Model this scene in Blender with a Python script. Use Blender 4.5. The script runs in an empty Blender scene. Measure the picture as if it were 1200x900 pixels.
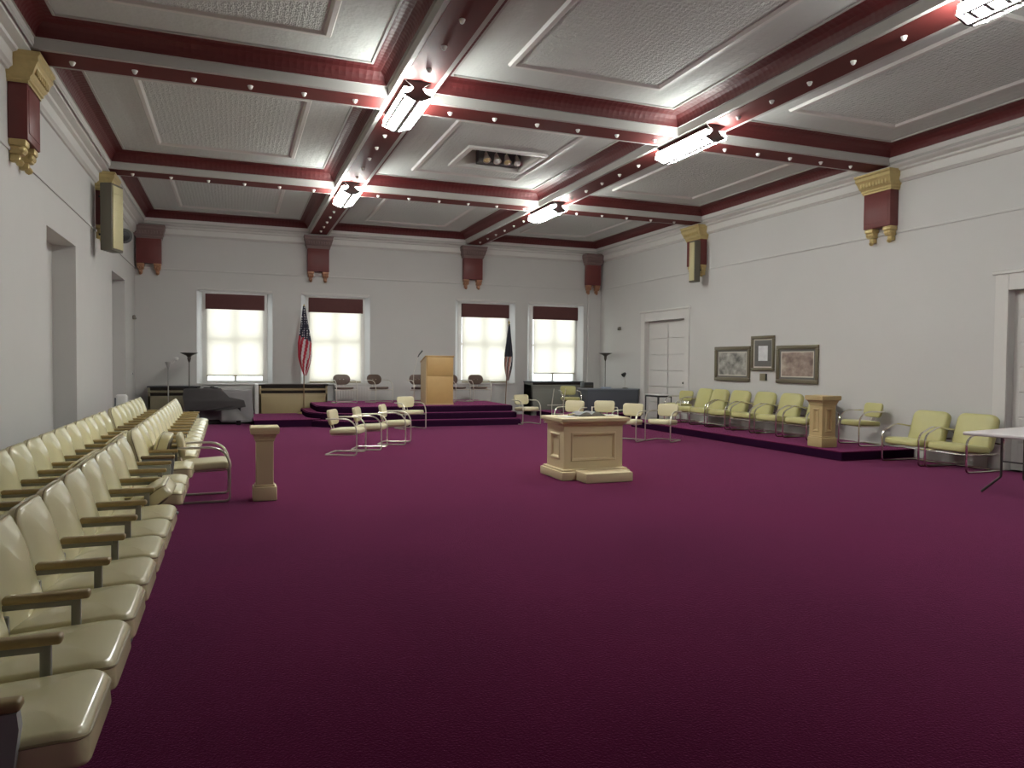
import bpy, bmesh, math, random
from mathutils import Vector, Matrix, Euler
random.seed(7)
C = bpy.context.scene.collection
PI = math.pi

# ------------------------------------------------------------------ materials
def lin(c):
    return tuple(((v/255)/12.92 if v/255 <= .04045 else ((v/255+.055)/1.055)**2.4) for v in c)

MATS = {}
def mat(name, col, rough=.5, metal=0., var=0., vscale=8., bump=0., bscale=40., sheen=0., coat=0., spec=None):
    if name in MATS: return MATS[name]
    m = bpy.data.materials.new(name); m.use_nodes = True
    nt = m.node_tree; b = nt.nodes['Principled BSDF']
    b.inputs['Base Color'].default_value = (*col, 1)
    b.inputs['Roughness'].default_value = rough
    b.inputs['Metallic'].default_value = metal
    if spec is not None: b.inputs['Specular IOR Level'].default_value = spec
    if sheen: b.inputs['Sheen Weight'].default_value = sheen; b.inputs['Sheen Roughness'].default_value = .4
    if coat: b.inputs['Coat Weight'].default_value = coat; b.inputs['Coat Roughness'].default_value = .12
    tc = nt.nodes.new('ShaderNodeTexCoord')
    if var:
        n = nt.nodes.new('ShaderNodeTexNoise'); n.inputs['Scale'].default_value = vscale; n.inputs['Detail'].default_value = 6
        nt.links.new(tc.outputs['Object'], n.inputs['Vector'])
        r = nt.nodes.new('ShaderNodeMapRange'); r.inputs['To Min'].default_value = 1-var; r.inputs['To Max'].default_value = 1+var
        nt.links.new(n.outputs['Fac'], r.inputs['Value'])
        h = nt.nodes.new('ShaderNodeMix'); h.data_type = 'RGBA'; h.blend_type = 'MULTIPLY'; h.inputs[0].default_value = 1
        h.inputs[6].default_value = (*col, 1)
        nt.links.new(r.outputs['Result'], h.inputs[7]); nt.links.new(h.outputs[2], b.inputs['Base Color'])
    if bump:
        n2 = nt.nodes.new('ShaderNodeTexNoise'); n2.inputs['Scale'].default_value = bscale; n2.inputs['Detail'].default_value = 4
        nt.links.new(tc.outputs['Object'], n2.inputs['Vector'])
        bp = nt.nodes.new('ShaderNodeBump'); bp.inputs['Strength'].default_value = bump; bp.inputs['Distance'].default_value = .02
        nt.links.new(n2.outputs['Fac'], bp.inputs['Height']); nt.links.new(bp.outputs['Normal'], b.inputs['Normal'])
    MATS[name] = m
    return m

def emit(name, col, s):
    if name in MATS: return MATS[name]
    m = bpy.data.materials.new(name); m.use_nodes = True
    b = m.node_tree.nodes['Principled BSDF']
    b.inputs['Base Color'].default_value = (.8, .8, .8, 1)
    b.inputs['Emission Color'].default_value = (*col, 1); b.inputs['Emission Strength'].default_value = s
    MATS[name] = m
    return m

WALL = mat('wall_paint', (.60, .585, .565), .6, var=.03, vscale=1.5, bump=.05, bscale=60)
TRIMW = mat('trim_paint', (.68, .66, .63), .5, var=.02, vscale=3)
BEAMW = mat('beam_white_paint', (.50, .49, .465), .65, var=.02, vscale=3, spec=.25)
CEILB = mat('ceiling_border_paint', (.62, .64, .615), .7)
MAROON = mat('maroon_paint', lin((112, 52, 50)), .45, var=.12, vscale=6)
MAROONS = mat('maroon_stripe', lin((108, 46, 44)), .65, var=.12, vscale=6, spec=.2)
MAROOND = mat('maroon_cove', lin((96, 36, 40)), .42, var=.10, vscale=8)
GOLD = mat('gold_paint', (.58, .45, .20), .36, .3, var=.15, vscale=20)
BRONZE = mat('copper_paint', (.42, .22, .13), .4, .4, var=.2, vscale=25)
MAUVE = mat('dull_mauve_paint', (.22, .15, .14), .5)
VINYL = mat('cream_vinyl', (.76, .70, .43), .26, var=.06, vscale=5, bump=.02, bscale=9, coat=.5)
VINYLP = mat('cream_piping', (.34, .285, .15), .35)
VINYLC = mat('pale_chair_vinyl', (.62, .56, .37), .38, var=.05, vscale=6)
VINYLG = mat('green_cream_vinyl', (.50, .47, .205), .36, var=.06, vscale=5)
ARMW = mat('arm_wood', (.34, .25, .115), .4, var=.2, vscale=30)
POST = mat('post_metal', (.25, .245, .22), .45, .2)
PANELG = mat('grey_end_panel', (.34, .36, .36), .5)
PAN = mat('seat_pan_brown', (.13, .10, .065), .5)
CHROME = mat('chrome', (.80, .77, .72), .16, 1.)
CHROMEP = mat('worn_chrome', (.78, .74, .66), .3, .75)
BROWNV = mat('brown_vinyl', (.115, .072, .055), .4, var=.1, vscale=8)
STONE = mat('cream_painted_wood', (.70, .58, .36), .5, var=.03, vscale=3)
STONE2 = mat('tan_painted_wood', (.48, .36, .175), .5, var=.04, vscale=3)
OAK = mat('tan_oak', (.52, .33, .13), .45, var=.10, vscale=5)
OAKL = mat('pale_oak_edge', (.60, .44, .24), .45, var=.06, vscale=5)
BLACK = mat('black_metal', (.012, .012, .013), .4)
DARK = mat('dark_plastic', (.02, .02, .022), .45)
GREYB = mat('grey_blue_laminate', (.085, .092, .11), .45)
GREYT = mat('desk_top_laminate', (.20, .22, .26), .35)
WHITEP = mat('white_plastic', (.75, .74, .72), .4)
TABLEW = mat('white_table_top', (.66, .62, .62), .4)
PIPEG = mat('table_leg_steel', (.10, .095, .09), .4, .5)
GRILLE = mat('dark_grille', (.035, .025, .018), .5)
COVERC = mat('cream_cover_panel', (.38, .30, .16), .5, var=.08, vscale=2)
COVERG = mat('grey_cover_panel', (.24, .24, .21), .5)
SILLD = mat('dark_sill', (.06, .06, .07), .35)
CLOTHG = mat('grey_quilt', (.28, .265, .27), .85, var=.08, vscale=6)
CLOTHD = mat('dark_grey_drape', (.12, .108, .110), .85, var=.1, vscale=6)
CLOTHL = mat('light_grey_drape', (.40, .385, .38), .85, var=.05, vscale=6)
PAPER = mat('white_paper', (.8, .79, .74), .6)
BOOKG = mat('grey_book_pages', (.20, .20, .205), .6)
LAMPM = mat('lamp_bronze', (.10, .085, .07), .35, .6)
LAMPG = mat('lamp_grey', (.42, .41, .39), .35, .3)
FRAMEM = mat('frame_pewter', (.20, .175, .12), .35, .5, var=.15, vscale=40)
MATD = mat('mat_grey', (.15, .145, .135), .7)
MATL = mat('mat_ivory', (.62, .58, .50), .7)

def carpet():
    m = bpy.data.materials.new('purple_carpet'); m.use_nodes = True
    nt = m.node_tree; b = nt.nodes['Principled BSDF']; N = nt.nodes.new; L = nt.links.new
    b.inputs['Roughness'].default_value = .95
    b.inputs['Specular IOR Level'].default_value = 0
    b.inputs['Sheen Weight'].default_value = 1.; b.inputs['Sheen Roughness'].default_value = .28
    b.inputs['Sheen Tint'].default_value = (1.0, .31, .72, 1)
    tc = N('ShaderNodeTexCoord')
    n1 = N('ShaderNodeTexNoise'); n1.inputs['Scale'].default_value = .7; n1.inputs['Detail'].default_value = 5
    n2 = N('ShaderNodeTexNoise'); n2.inputs['Scale'].default_value = 90; n2.inputs['Detail'].default_value = 3
    L(tc.outputs['Object'], n1.inputs['Vector']); L(tc.outputs['Object'], n2.inputs['Vector'])
    ramp = N('ShaderNodeValToRGB')
    ramp.color_ramp.elements[0].position = .35; ramp.color_ramp.elements[0].color = (.066, .0062, .026, 1)
    ramp.color_ramp.elements[1].position = .68; ramp.color_ramp.elements[1].color = (.090, .0085, .036, 1)
    L(n1.outputs['Fac'], ramp.inputs['Fac'])
    mr = N('ShaderNodeMapRange'); mr.inputs['To Min'].default_value = .75; mr.inputs['To Max'].default_value = 1.25
    L(n2.outputs['Fac'], mr.inputs['Value'])
    mx = N('ShaderNodeMix'); mx.data_type = 'RGBA'; mx.blend_type = 'MULTIPLY'; mx.inputs[0].default_value = 1
    L(ramp.outputs['Color'], mx.inputs[6]); L(mr.outputs['Result'], mx.inputs[7]); L(mx.outputs[2], b.inputs['Base Color'])
    bp = N('ShaderNodeBump'); bp.inputs['Strength'].default_value = .5; bp.inputs['Distance'].default_value = .01
    L(n2.outputs['Fac'], bp.inputs['Height']); L(bp.outputs['Normal'], b.inputs['Normal'])
    return m
CARPET = carpet()

def tin(name, col, scale, strength):
    m = bpy.data.materials.new(name); m.use_nodes = True
    nt = m.node_tree; b = nt.nodes['Principled BSDF']; N = nt.nodes.new; L = nt.links.new
    b.inputs['Base Color'].default_value = (*col, 1); b.inputs['Roughness'].default_value = .8; b.inputs['Specular IOR Level'].default_value = .2
    tc = N('ShaderNodeTexCoord'); mp = N('ShaderNodeMapping'); mp.inputs['Scale'].default_value = (scale, scale, scale)
    L(tc.outputs['Object'], mp.inputs['Vector'])
    v = N('ShaderNodeTexVoronoi'); v.feature = 'F1'; v.inputs['Scale'].default_value = 1; v.inputs['Randomness'].default_value = .35
    v2 = N('ShaderNodeTexVoronoi'); v2.inputs['Scale'].default_value = 3.1; v2.inputs['Randomness'].default_value = .8
    L(mp.outputs['Vector'], v.inputs['Vector']); L(mp.outputs['Vector'], v2.inputs['Vector'])
    ad = N('ShaderNodeMath'); ad.operation = 'MULTIPLY_ADD'; ad.inputs[1].default_value = .5
    L(v2.outputs['Distance'], ad.inputs[0]); L(v.outputs['Distance'], ad.inputs[2])
    bp = N('ShaderNodeBump'); bp.inputs['Strength'].default_value = strength; bp.inputs['Distance'].default_value = .03
    L(ad.outputs[0], bp.inputs['Height']); L(bp.outputs['Normal'], b.inputs['Normal'])
    return m
TINF = tin('pressed_tin_field', (.62, .64, .615), 15, .75)
TINB = tin('pressed_tin_border', (.62, .64, .615), 8, .2)

def cove_mat():
    m = mat('cove_tin', lin((98, 36, 37)), .55)
    nt = m.node_tree; b = nt.nodes['Principled BSDF']; N = nt.nodes.new; L = nt.links.new
    tc = N('ShaderNodeTexCoord'); v = N('ShaderNodeTexVoronoi'); v.inputs['Scale'].default_value = 12; v.inputs['Randomness'].default_value = .2
    L(tc.outputs['Object'], v.inputs['Vector'])
    bp = N('ShaderNodeBump'); bp.inputs['Strength'].default_value = .5; bp.inputs['Distance'].default_value = .02
    L(v.outputs['Distance'], bp.inputs['Height']); L(bp.outputs['Normal'], b.inputs['Normal'])
    return m
COVE = cove_mat()

def shade_mat():
    m = bpy.data.materials.new('shade_fabric'); m.use_nodes = True
    nt = m.node_tree; N = nt.nodes.new; L = nt.links.new
    out = nt.nodes['Material Output']; nt.nodes.remove(nt.nodes['Principled BSDF'])
    tr = N('ShaderNodeBsdfTranslucent'); tr.inputs['Color'].default_value = (.80, .76, .70, 1)
    df = N('ShaderNodeBsdfDiffuse'); df.inputs['Color'].default_value = (.55, .52, .47, 1)
    mx = N('ShaderNodeMixShader'); mx.inputs[0].default_value = .35
    L(tr.outputs[0], mx.inputs[1]); L(df.outputs[0], mx.inputs[2]); L(mx.outputs[0], out.inputs['Surface'])
    return m
SHADE = shade_mat()

def glass_mat():
    m = bpy.data.materials.new('window_glass'); m.use_nodes = True
    nt = m.node_tree; N = nt.nodes.new; L = nt.links.new
    out = nt.nodes['Material Output']; nt.nodes.remove(nt.nodes['Principled BSDF'])
    t = N('ShaderNodeBsdfTransparent'); t.inputs['Color'].default_value = (.93, .96, .96, 1)
    g = N('ShaderNodeBsdfGlossy'); g.inputs['Roughness'].default_value = .02
    mx = N('ShaderNodeMixShader'); mx.inputs[0].default_value = .06
    L(t.outputs[0], mx.inputs[1]); L(g.outputs[0], mx.inputs[2]); L(mx.outputs[0], out.inputs['Surface'])
    return m
GLASS = glass_mat()

def picture_mat(name, stops, scale, seed):
    m = bpy.data.materials.new(name); m.use_nodes = True
    nt = m.node_tree; b = nt.nodes['Principled BSDF']; N = nt.nodes.new; L = nt.links.new
    b.inputs['Roughness'].default_value = .3
    tc = N('ShaderNodeTexCoord'); mp = N('ShaderNodeMapping'); mp.inputs['Location'].default_value = (seed, seed*2, seed)
    mp.inputs['Scale'].default_value = (1, scale, scale*1.4); L(tc.outputs['Object'], mp.inputs['Vector'])
    n = N('ShaderNodeTexNoise'); n.inputs['Scale'].default_value = 1; n.inputs['Detail'].default_value = 7
    L(mp.outputs['Vector'], n.inputs['Vector'])
    r = N('ShaderNodeValToRGB'); e = r.color_ramp.elements
    e[0].position = stops[0][0]; e[0].color = (*stops[0][1], 1); e[1].position = stops[-1][0]; e[1].color = (*stops[-1][1], 1)
    for p, c in stops[1:-1]:
        q = e.new(p); q.color = (*c, 1)
    L(n.outputs['Fac'], r.inputs['Fac']); L(r.outputs['Color'], b.inputs['Base Color'])
    return m

def star_mat():
    m = bpy.data.materials.new('flag_navy_stars'); m.use_nodes = True
    nt = m.node_tree; b = nt.nodes['Principled BSDF']; N = nt.nodes.new; L = nt.links.new
    b.inputs['Roughness'].default_value = .7
    tc = N('ShaderNodeTexCoord'); v = N('ShaderNodeTexVoronoi'); v.inputs['Scale'].default_value = 17; v.inputs['Randomness'].default_value = .25
    L(tc.outputs['Object'], v.inputs['Vector'])
    r = N('ShaderNodeValToRGB'); e = r.color_ramp.elements; r.color_ramp.interpolation = 'CONSTANT'
    e[0].position = 0; e[0].color = (.6, .6, .6, 1); e[1].position = .3; e[1].color = (.018, .018, .04, 1)
    L(v.outputs['Distance'], r.inputs['Fac']); L(r.outputs['Color'], b.inputs['Base Color'])
    return m
STARS = star_mat()
FRED = mat('flag_red', (.42, .018, .04), .7); FWHITE = mat('flag_white', (.62, .55, .55), .7)
FNAVY = mat('flag_dark_navy', (.018, .02, .032), .7); FTAN = mat('flag_emblem_tan', (.40, .20, .15), .7)
LENS = emit('fluorescent_lens', (.97, 1.0, .95), 15.)
LENSD = emit('fluorescent_lens_bottom', (.97, 1.0, .95), 32.)
LENSB = emit('fluorescent_lens_ribbed', (.92, 1.0, .94), 30.)
LENSE = emit('fluorescent_lens_end', (.97, 1.0, .95), 100.)
ENAMEL = mat('fixture_enamel', (.45, .46, .45), .4)
SOCKET = mat('bulb_white', (.82, .80, .76), .25)

# ------------------------------------------------------------------ mesh helpers
def new(): return bmesh.new()

def box(bm, x0, x1, y0, y1, z0, z1, mi=0, M=None):
    vs = [bm.verts.new((x, y, z)) for x in (x0, x1) for y in (y0, y1) for z in (z0, z1)]
    if M is not None:
        for v in vs: v.co = M @ v.co
    for f in ((0,1,3,2), (4,6,7,5), (0,4,5,1), (2,3,7,6), (0,2,6,4), (1,5,7,3)):
        q = bm.faces.new([vs[i] for i in f]); q.material_index = mi
    return vs

def bbox(bm, x0, x1, y0, y1, z0, z1, bev=.006, seg=2, mi=0, M=None):
    b2 = bmesh.new(); box(b2, x0, x1, y0, y1, z0, z1, mi)
    bmesh.ops.recalc_face_normals(b2, faces=b2.faces)
    bmesh.ops.bevel(b2, geom=list(b2.edges), offset=bev, segments=seg, profile=.5, affect='EDGES')
    for f in b2.faces: f.material_index = mi
    me = bpy.data.meshes.new('t'); b2.to_mesh(me); b2.free()
    if M is not None: me.transform(M)
    bm.from_mesh(me); bpy.data.meshes.remove(me)

def fillet(pts, r, n=6):
    pts = [Vector(p) for p in pts]; out = [pts[0]]
    for i in range(1, len(pts)-1):
        a, b, c = pts[i-1], pts[i], pts[i+1]
        d1, d2 = (a-b), (c-b); l1, l2 = d1.length, d2.length
        rr = r[i] if isinstance(r, (list, tuple)) else r
        ang = d1.angle(d2); t = min(rr/max(math.tan(ang/2), 1e-4), l1*.49, l2*.49)
        p1, p2 = b+d1.normalized()*t, b+d2.normalized()*t
        for k in range(n+1):
            s = k/n; out.append((1-s)**2*p1 + 2*s*(1-s)*b + s*s*p2)
    out.append(pts[-1]); return out

def tube(bm, pts, r, seg=8, closed=False, mi=0, caps=True):
    pts = [Vector(p) for p in pts]; n = len(pts); rings = []
    up = None
    for i, p in enumerate(pts):
        if closed: t = (pts[(i+1) % n]-pts[i-1])
        else: t = (pts[min(i+1, n-1)]-pts[max(i-1, 0)])
        t.normalize()
        if up is None:
            up = t.orthogonal().normalized()
        else:
            up = (up - t*up.dot(t))
            up = up.normalized() if up.length > 1e-6 else t.orthogonal().normalized()
        sd = t.cross(up); rr = r[i] if isinstance(r, (list, tuple)) else r
        rings.append([bm.verts.new(p + (up*math.cos(2*PI*k/seg) + sd*math.sin(2*PI*k/seg))*rr) for k in range(seg)])
    m = n if closed else n-1
    for i in range(m):
        a, b = rings[i], rings[(i+1) % n]
        for k in range(seg):
            f = bm.faces.new((a[k], a[(k+1) % seg], b[(k+1) % seg], b[k])); f.material_index = mi
    if caps and not closed:
        f = bm.faces.new(rings[0][::-1]); f.material_index = mi
        f = bm.faces.new(rings[-1]); f.material_index = mi

def lathe(bm, prof, c=(0, 0, 0), seg=20, mi=0, M=None):
    c = Vector(c); rings = []
    for r, z in prof:
        rings.append([bm.verts.new(c + Vector((r*math.cos(2*PI*k/seg), r*math.sin(2*PI*k/seg), z))) for k in range(seg)])
    if M is not None:
        for R in rings:
            for v in R: v.co = M @ v.co
    for a, b in zip(rings, rings[1:]):
        for k in range(seg):
            f = bm.faces.new((a[k], a[(k+1) % seg], b[(k+1) % seg], b[k])); f.material_index = mi
    if prof[0][0] > 1e-4: bm.faces.new(rings[0][::-1]).material_index = mi
    if prof[-1][0] > 1e-4: bm.faces.new(rings[-1]).material_index = mi

def rrect(hw, hh, r, n=5):
    r = max(min(r, hw*.999, hh*.999), 1e-4); o = []
    for cx, cy, a0 in ((hw-r, hh-r, 0), (-hw+r, hh-r, PI/2), (-hw+r, -hh+r, PI), (hw-r, -hh+r, 3*PI/2)):
        for k in range(n+1):
            a = a0+k/n*PI/2; o.append((cx+r*math.cos(a), cy+r*math.sin(a)))
    return o

def pad(bm, w, h, t, r, edge=.03, crown=.02, fn=None, M=None, n=5, mi=0):
    """upholstered pad: rounded-rectangle outline w x h in local xy, thickness t in z, rolled edges, puffed faces"""
    rings = []
    prof = []
    for s in (.35, .7, .9): prof.append(((1-s)*1.0, -1, s))
    E = []
    def ring(inset, z): E.append((inset, z))
    hw, hh = w/2, h/2; mn = min(hw, hh)
    for s in (.75, .45, .2): ring(edge+(mn-edge)*s, -t/2-crown*(1-(1-s)**0)*0 - crown*min(1, s*1.4)*.35)
    for k in range(5):
        a = PI/2*k/4; ring(edge*(1-math.sin(a)), -t/2+edge*(1-math.cos(a)))
    for k in range(5):
        a = PI/2*(1-k/4); ring(edge*(1-math.sin(a)), t/2-edge*(1-math.cos(a)))
    for s in (.2, .45, .75): ring(edge+(mn-edge)*s, t/2+crown*math.sin(min(1, s*1.3)*PI/2))
    for inset, z in E:
        o = rrect(hw-inset, hh-inset, r-inset*.6 if r > inset*.6+.004 else .004, n)
        rings.append([bm.verts.new((x, y, z)) for x, y in o])
    c0 = bm.verts.new((0, 0, -t/2-crown*.35)); c1 = bm.verts.new((0, 0, t/2+crown))
    allv = [v for R in rings for v in R]+[c0, c1]
    for a, b in zip(rings, rings[1:]):
        k = len(a)
        for i in range(k):
            f = bm.faces.new((a[i], a[(i+1) % k], b[(i+1) % k], b[i])); f.material_index = mi
    k = len(rings[0])
    for i in range(k):
        bm.faces.new((rings[0][(i+1) % k], rings[0][i], c0)).material_index = mi
        bm.faces.new((rings[-1][i], rings[-1][(i+1) % k], c1)).material_index = mi
    for v in allv:
        if fn: v.co = Vector(fn(*v.co))
        if M is not None: v.co = M @ v.co

def prism(bm, poly, z0, z1, mi=0, side_mi=None, M=None):
    a = [bm.verts.new((x, y, z0)) for x, y in poly]; b = [bm.verts.new((x, y, z1)) for x, y in poly]
    if M is not None:
        for v in a+b: v.co = M @ v.co
    n = len(poly)
    bm.faces.new(a[::-1]).material_index = mi; bm.faces.new(b).material_index = mi
    for i in range(n):
        bm.faces.new((a[i], a[(i+1) % n], b[(i+1) % n], b[i])).material_index = mi if side_mi is None else side_mi

def build(name, bm, mats, parent=None, loc=None, rz=0, smooth=True, angle=40):
    bmesh.ops.recalc_face_normals(bm, faces=bm.faces)
    me = bpy.data.meshes.new(name); bm.to_mesh(me); bm.free()
    for m in (mats if isinstance(mats, (list, tuple)) else [mats]): me.materials.append(m)
    if smooth and len(me.polygons):
        me.shade_smooth(); me.set_sharp_from_angle(angle=math.radians(angle))
    o = bpy.data.objects.new(name, me); C.objects.link(o)
    if parent is not None: o.parent = parent
    if loc is not None: o.location = loc
    o.rotation_euler.z = rz
    return o

def empty(name, loc=(0, 0, 0), rz=0):
    o = bpy.data.objects.new(name, None); C.objects.link(o); o.location = loc; o.rotation_euler.z = rz
    o.empty_display_size = .1
    return o

def tag(o, label, cat, group=None, kind=None):
    o['label'] = label; o['category'] = cat
    if group: o['group'] = group
    if kind: o['kind'] = kind
    return o

def struct(name, bm, mats, smooth=False, parent=None):
    o = build(name, bm, mats, parent, smooth=smooth)
    if parent is None: o['kind'] = 'structure'
    return o

KIDS = {}
def copy_tree(o, parent=None):
    c = o.copy(); C.objects.link(c)
    if parent is not None: c.parent = parent
    for ch in list(o.children): copy_tree(ch, c)
    return c

def place(proto, used, loc, rz, label, cat, group=None):
    o = proto if not used else copy_tree(proto)
    o.location = loc; o.rotation_euler.z = rz
    return tag(o, label, cat, group)

def face_dir(dx, dy): return math.atan2(dy, dx)
ORD = ['first', 'second', 'third', 'fourth', 'fifth', 'sixth', 'seventh', 'eighth', 'ninth', 'tenth', 'eleventh', 'twelfth', 'thirteenth', 'fourteenth', 'fifteenth', 'sixteenth']

# ------------------------------------------------------------------ room
XL, XR, YB, YF = -2.288, 10.562, 20.354, -6.2
HR, HS, HC = 5.0, 4.886, 5.19
B1, B2 = 2.104, 6.416
CY = [14.988, 9.681, 4.374, -0.93]
TH = .35

bm = new(); box(bm, XL-.4, XR+.4, YF-.4, YB+.4, -.2, 0); struct('floor', bm, CARPET)

def wall(name, axis, pos, outdir, a0, a1, z0, z1, holes, back=()):
    """wall face in plane axis=pos with rectangular holes (a0,a1,z0,z1,depth); outdir = sign of the outward direction"""
    bm = new()
    A = sorted({a0, a1, *[h[0] for h in holes], *[h[1] for h in holes]})
    Z = sorted({z0, z1, *[h[2] for h in holes], *[h[3] for h in holes]})
    def P(a, z, d=0):
        q = pos+outdir*d
        return bm.verts.new((q, a, z) if axis == 'x' else (a, q, z))
    for i in range(len(A)-1):
        for j in range(len(Z)-1):
            am, zm = (A[i]+A[i+1])/2, (Z[j]+Z[j+1])/2
            if any(h[0] < am < h[1] and h[2] < zm < h[3] for h in holes): continue
            bm.faces.new([P(A[i], Z[j]), P(A[i+1], Z[j]), P(A[i+1], Z[j+1]), P(A[i], Z[j+1])])
            bm.faces.new([P(A[i], Z[j], TH), P(A[i+1], Z[j], TH), P(A[i+1], Z[j+1], TH), P(A[i], Z[j+1], TH)])
    for k, (h0, h1, hz0, hz1, d) in enumerate(holes):
        for (p, q) in (((h0, hz0), (h1, hz0)), ((h1, hz0), (h1, hz1)), ((h1, hz1), (h0, hz1)), ((h0, hz1), (h0, hz0))):
            bm.faces.new([P(*p), P(*q), P(*q, d), P(*p, d)])
        if k in back:
            bm.faces.new([P(h0, hz0, d), P(h1, hz0, d), P(h1, hz1, d), P(h0, hz1, d)])
    bmesh.ops.remove_doubles(bm, verts=bm.verts, dist=1e-5)
    return struct(name, bm, WALL)

WINX = [.035, 2.59, 6.865, 9.10]
WHW, WZ0, WZ1 = .92, .93, 3.28
wall('wall_back', 'y', YB, 1, XL, XR, 0, HC+.1, [(x-WHW, x+WHW, WZ0, WZ1, TH) for x in WINX])
wall('wall_left', 'x', XL, -1, YF, YB, 0, HC+.1, [(11.2, 13.1, 0, 3.26, .32), (16.7, 18.6, 0, 3.3, .32)], back=(0, 1))
D1, D2 = (15.72, 17.62, .0, 2.68), (5.55, 7.49, 0, 2.64)
wall('wall_right', 'x', XR, 1, YF, YB, 0, HC+.1, [(*D1, .2), (*D2, .2)], back=(0, 1))
wall('wall_front', 'y', YF, -1, XL, XR, 0, HC+.1, [])

# --- ceiling: cells between beams
xs = [XL, B1, B2, XR]; ys = [YF, CY[3], CY[2], CY[1], CY[0], YB]
bmc = new(); bmt = new()
W = .262
def ringquad(bm, R0, R1, mi):
    a = [bm.verts.new(p) for p in R0]; b = [bm.verts.new(p) for p in R1]
    for i in range(4):
        bm.faces.new((a[i], a[(i+1) % 4], b[(i+1) % 4], b[i])).material_index = mi
for i in range(3):
    for j in range(5):
        # offsets: on wall sides the white fillet sits .25 off the wall
        def rect(dw, z, extra=0.):
            x0 = xs[i]+dw+(extra if i == 0 else 0); x1 = xs[i+1]-dw-(extra if i == 2 else 0)
            y0 = ys[j]+dw+(extra if j == 0 else 0); y1 = ys[j+1]-dw-(extra if j == 4 else 0)
            return [(x0, y0, z), (x1, y0, z), (x1, y1, z), (x0, y1, z)]
        e = -.01
        ringquad(bmt, rect(W, HS, e), rect(W, HR, e), 0)
        ringquad(bmt, rect(W, HR, e), rect(W+.03, HR, e), 0)
        prev = rect(W+.03, HR, e)
        for k in range(1, 6):
            a = k/5*PI/2
            cur = rect(W+.03+.20*(1-math.cos(a)), HR+.17*math.sin(a), e)
            ringquad(bmt, prev, cur, 1); prev = cur
        cur = rect(W+.26, HC-.02, e); ringquad(bmt, prev, cur, 0)
        cur2 = rect(W+.26, HC, e); ringquad(bmt, cur, cur2, 0)
        # plain border, moulding, embossed field
        m0 = rect(W+.80, HC, e); ringquad(bmc, cur2, m0, 0)
        m1 = rect(W+.82, HC-.035, e); ringquad(bmc, m0, m1, 2)
        m2 = rect(W+.87, HC-.035, e); ringquad(bmc, m1, m2, 2)
        m3 = rect(W+.90, HC-.005, e); ringquad(bmc, m2, m3, 2)
        if i == 1 and j == 3:
            x0, x1, y0, y1 = 3.82, 5.08, 12.1, 13.22
            q = m3; inner = [(x0, y0, HC), (x1, y0, HC), (x1, y1, HC), (x0, y1, HC)]
            ringquad(bmc, m3, inner, 1)
        else:
            bmc.faces.new([bmc.verts.new(p) for p in m3]).material_index = 1
box(bmc, XL-.4, XR+.4, YF-.4, YB+.4, HC+.62, HC+.7)
struct('ceiling', bmc, [TINB, TINF, TRIMW])
struct('trim_1', bmt, [BEAMW, COVE], smooth=True)
# soffits: flat undersides with a maroon painted stripe and white margins
def soffit(name, x0, x1, y0, y1, along):
    bm = new(); z = HS
    box(bm, x0, x1, y0, y1, z-.004, z-.0005, 0)
    s = .055
    if along == 'y': box(bm, x0+s, x1-s, y0+.02, y1-.02, z-.008, z, 1)
    else: box(bm, x0+.02, x1-.02, y0+s, y1-s, z-.008, z, 1)
    return struct(name, bm, [BEAMW, MAROONS])
soffit('trim_2', B1-W, B1+W, YF, YB-.2, 'y')
soffit('trim_3', B2-W, B2+W, YF, YB-.2, 'y')
n = 4
for cy in CY:
    for a, b in ((XL+.2, B1-W), (B1+W, B2-W), (B2+W, XR-.2)):
        soffit('trim_%d' % n, a, b, cy-W, cy+W, 'x'); n += 1
# wall cornice
prof = [(.262, HR), (.262, HR-.07), (.235, HR-.09), (.215, HR-.13), (.13, HR-.16), (.12, HR-.19), (.075, HR-.21), (.07, HR-.34), (.045, HR-.36), (.03, HR-.38), (0, HR-.385), (0, HR)]
def cornice(name, P0, P1, nrm):
    bm = new(); P0, P1, nrm = Vector(P0), Vector(P1), Vector(nrm)
    a = [bm.verts.new(P0+nrm*d+Vector((0, 0, z))) for d, z in prof]; b = [bm.verts.new(P1+nrm*d+Vector((0, 0, z))) for d, z in prof]
    for k in range(len(prof)-1): bm.faces.new((a[k], a[k+1], b[k+1], b[k]))
    return struct(name, bm, TRIMW)
cornice('trim_20', (XL, YF, 0), (XL, YB, 0), (1, 0, 0)); cornice('trim_21', (XR, YF, 0), (XR, YB, 0), (-1, 0, 0))
cornice('trim_22', (XL, YB, 0), (XR, YB, 0), (0, -1, 0)); cornice('trim_23', (XL, YF, 0), (XR, YF, 0), (0, 1, 0))
# picture rails
bm = new(); bbox(bm, XR-.022, XR, YF, YB, 3.77, 3.81, .008); struct('trim_24', bm, WALL)
bm = new(); bbox(bm, XL, XL+.022, YF, YB, 3.77, 3.81, .008); struct('trim_25', bm, WALL)
bm = new(); bbox(bm, XL, XR, YB-.022, YB, 3.77, 3.81, .008); struct('trim_26', bm, WALL)
# corner pilaster, baseboards
bm = new(); bbox(bm, 10.14, XR, YB-.07, YB, 0, 4.6, .01); struct('trim_27', bm, WALL)
for nm, q in (('baseboard_left', (XL, XL+.025, YF, YB)), ('baseboard_back', (XL, XR, YB-.025, YB)), ('baseboard_right', (XR-.025, XR, D1[1]+.15, YB)),
              ('baseboard_right.001', (XR-.025, XR, D2[1]+.25, D1[0]-.15)), ('baseboard_right.002', (XR-.025, XR, YF, D2[0]-.25))):
    bm = new(); bbox(bm, *q, 0, .17, .008); struct(nm, bm, TRIMW)

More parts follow.
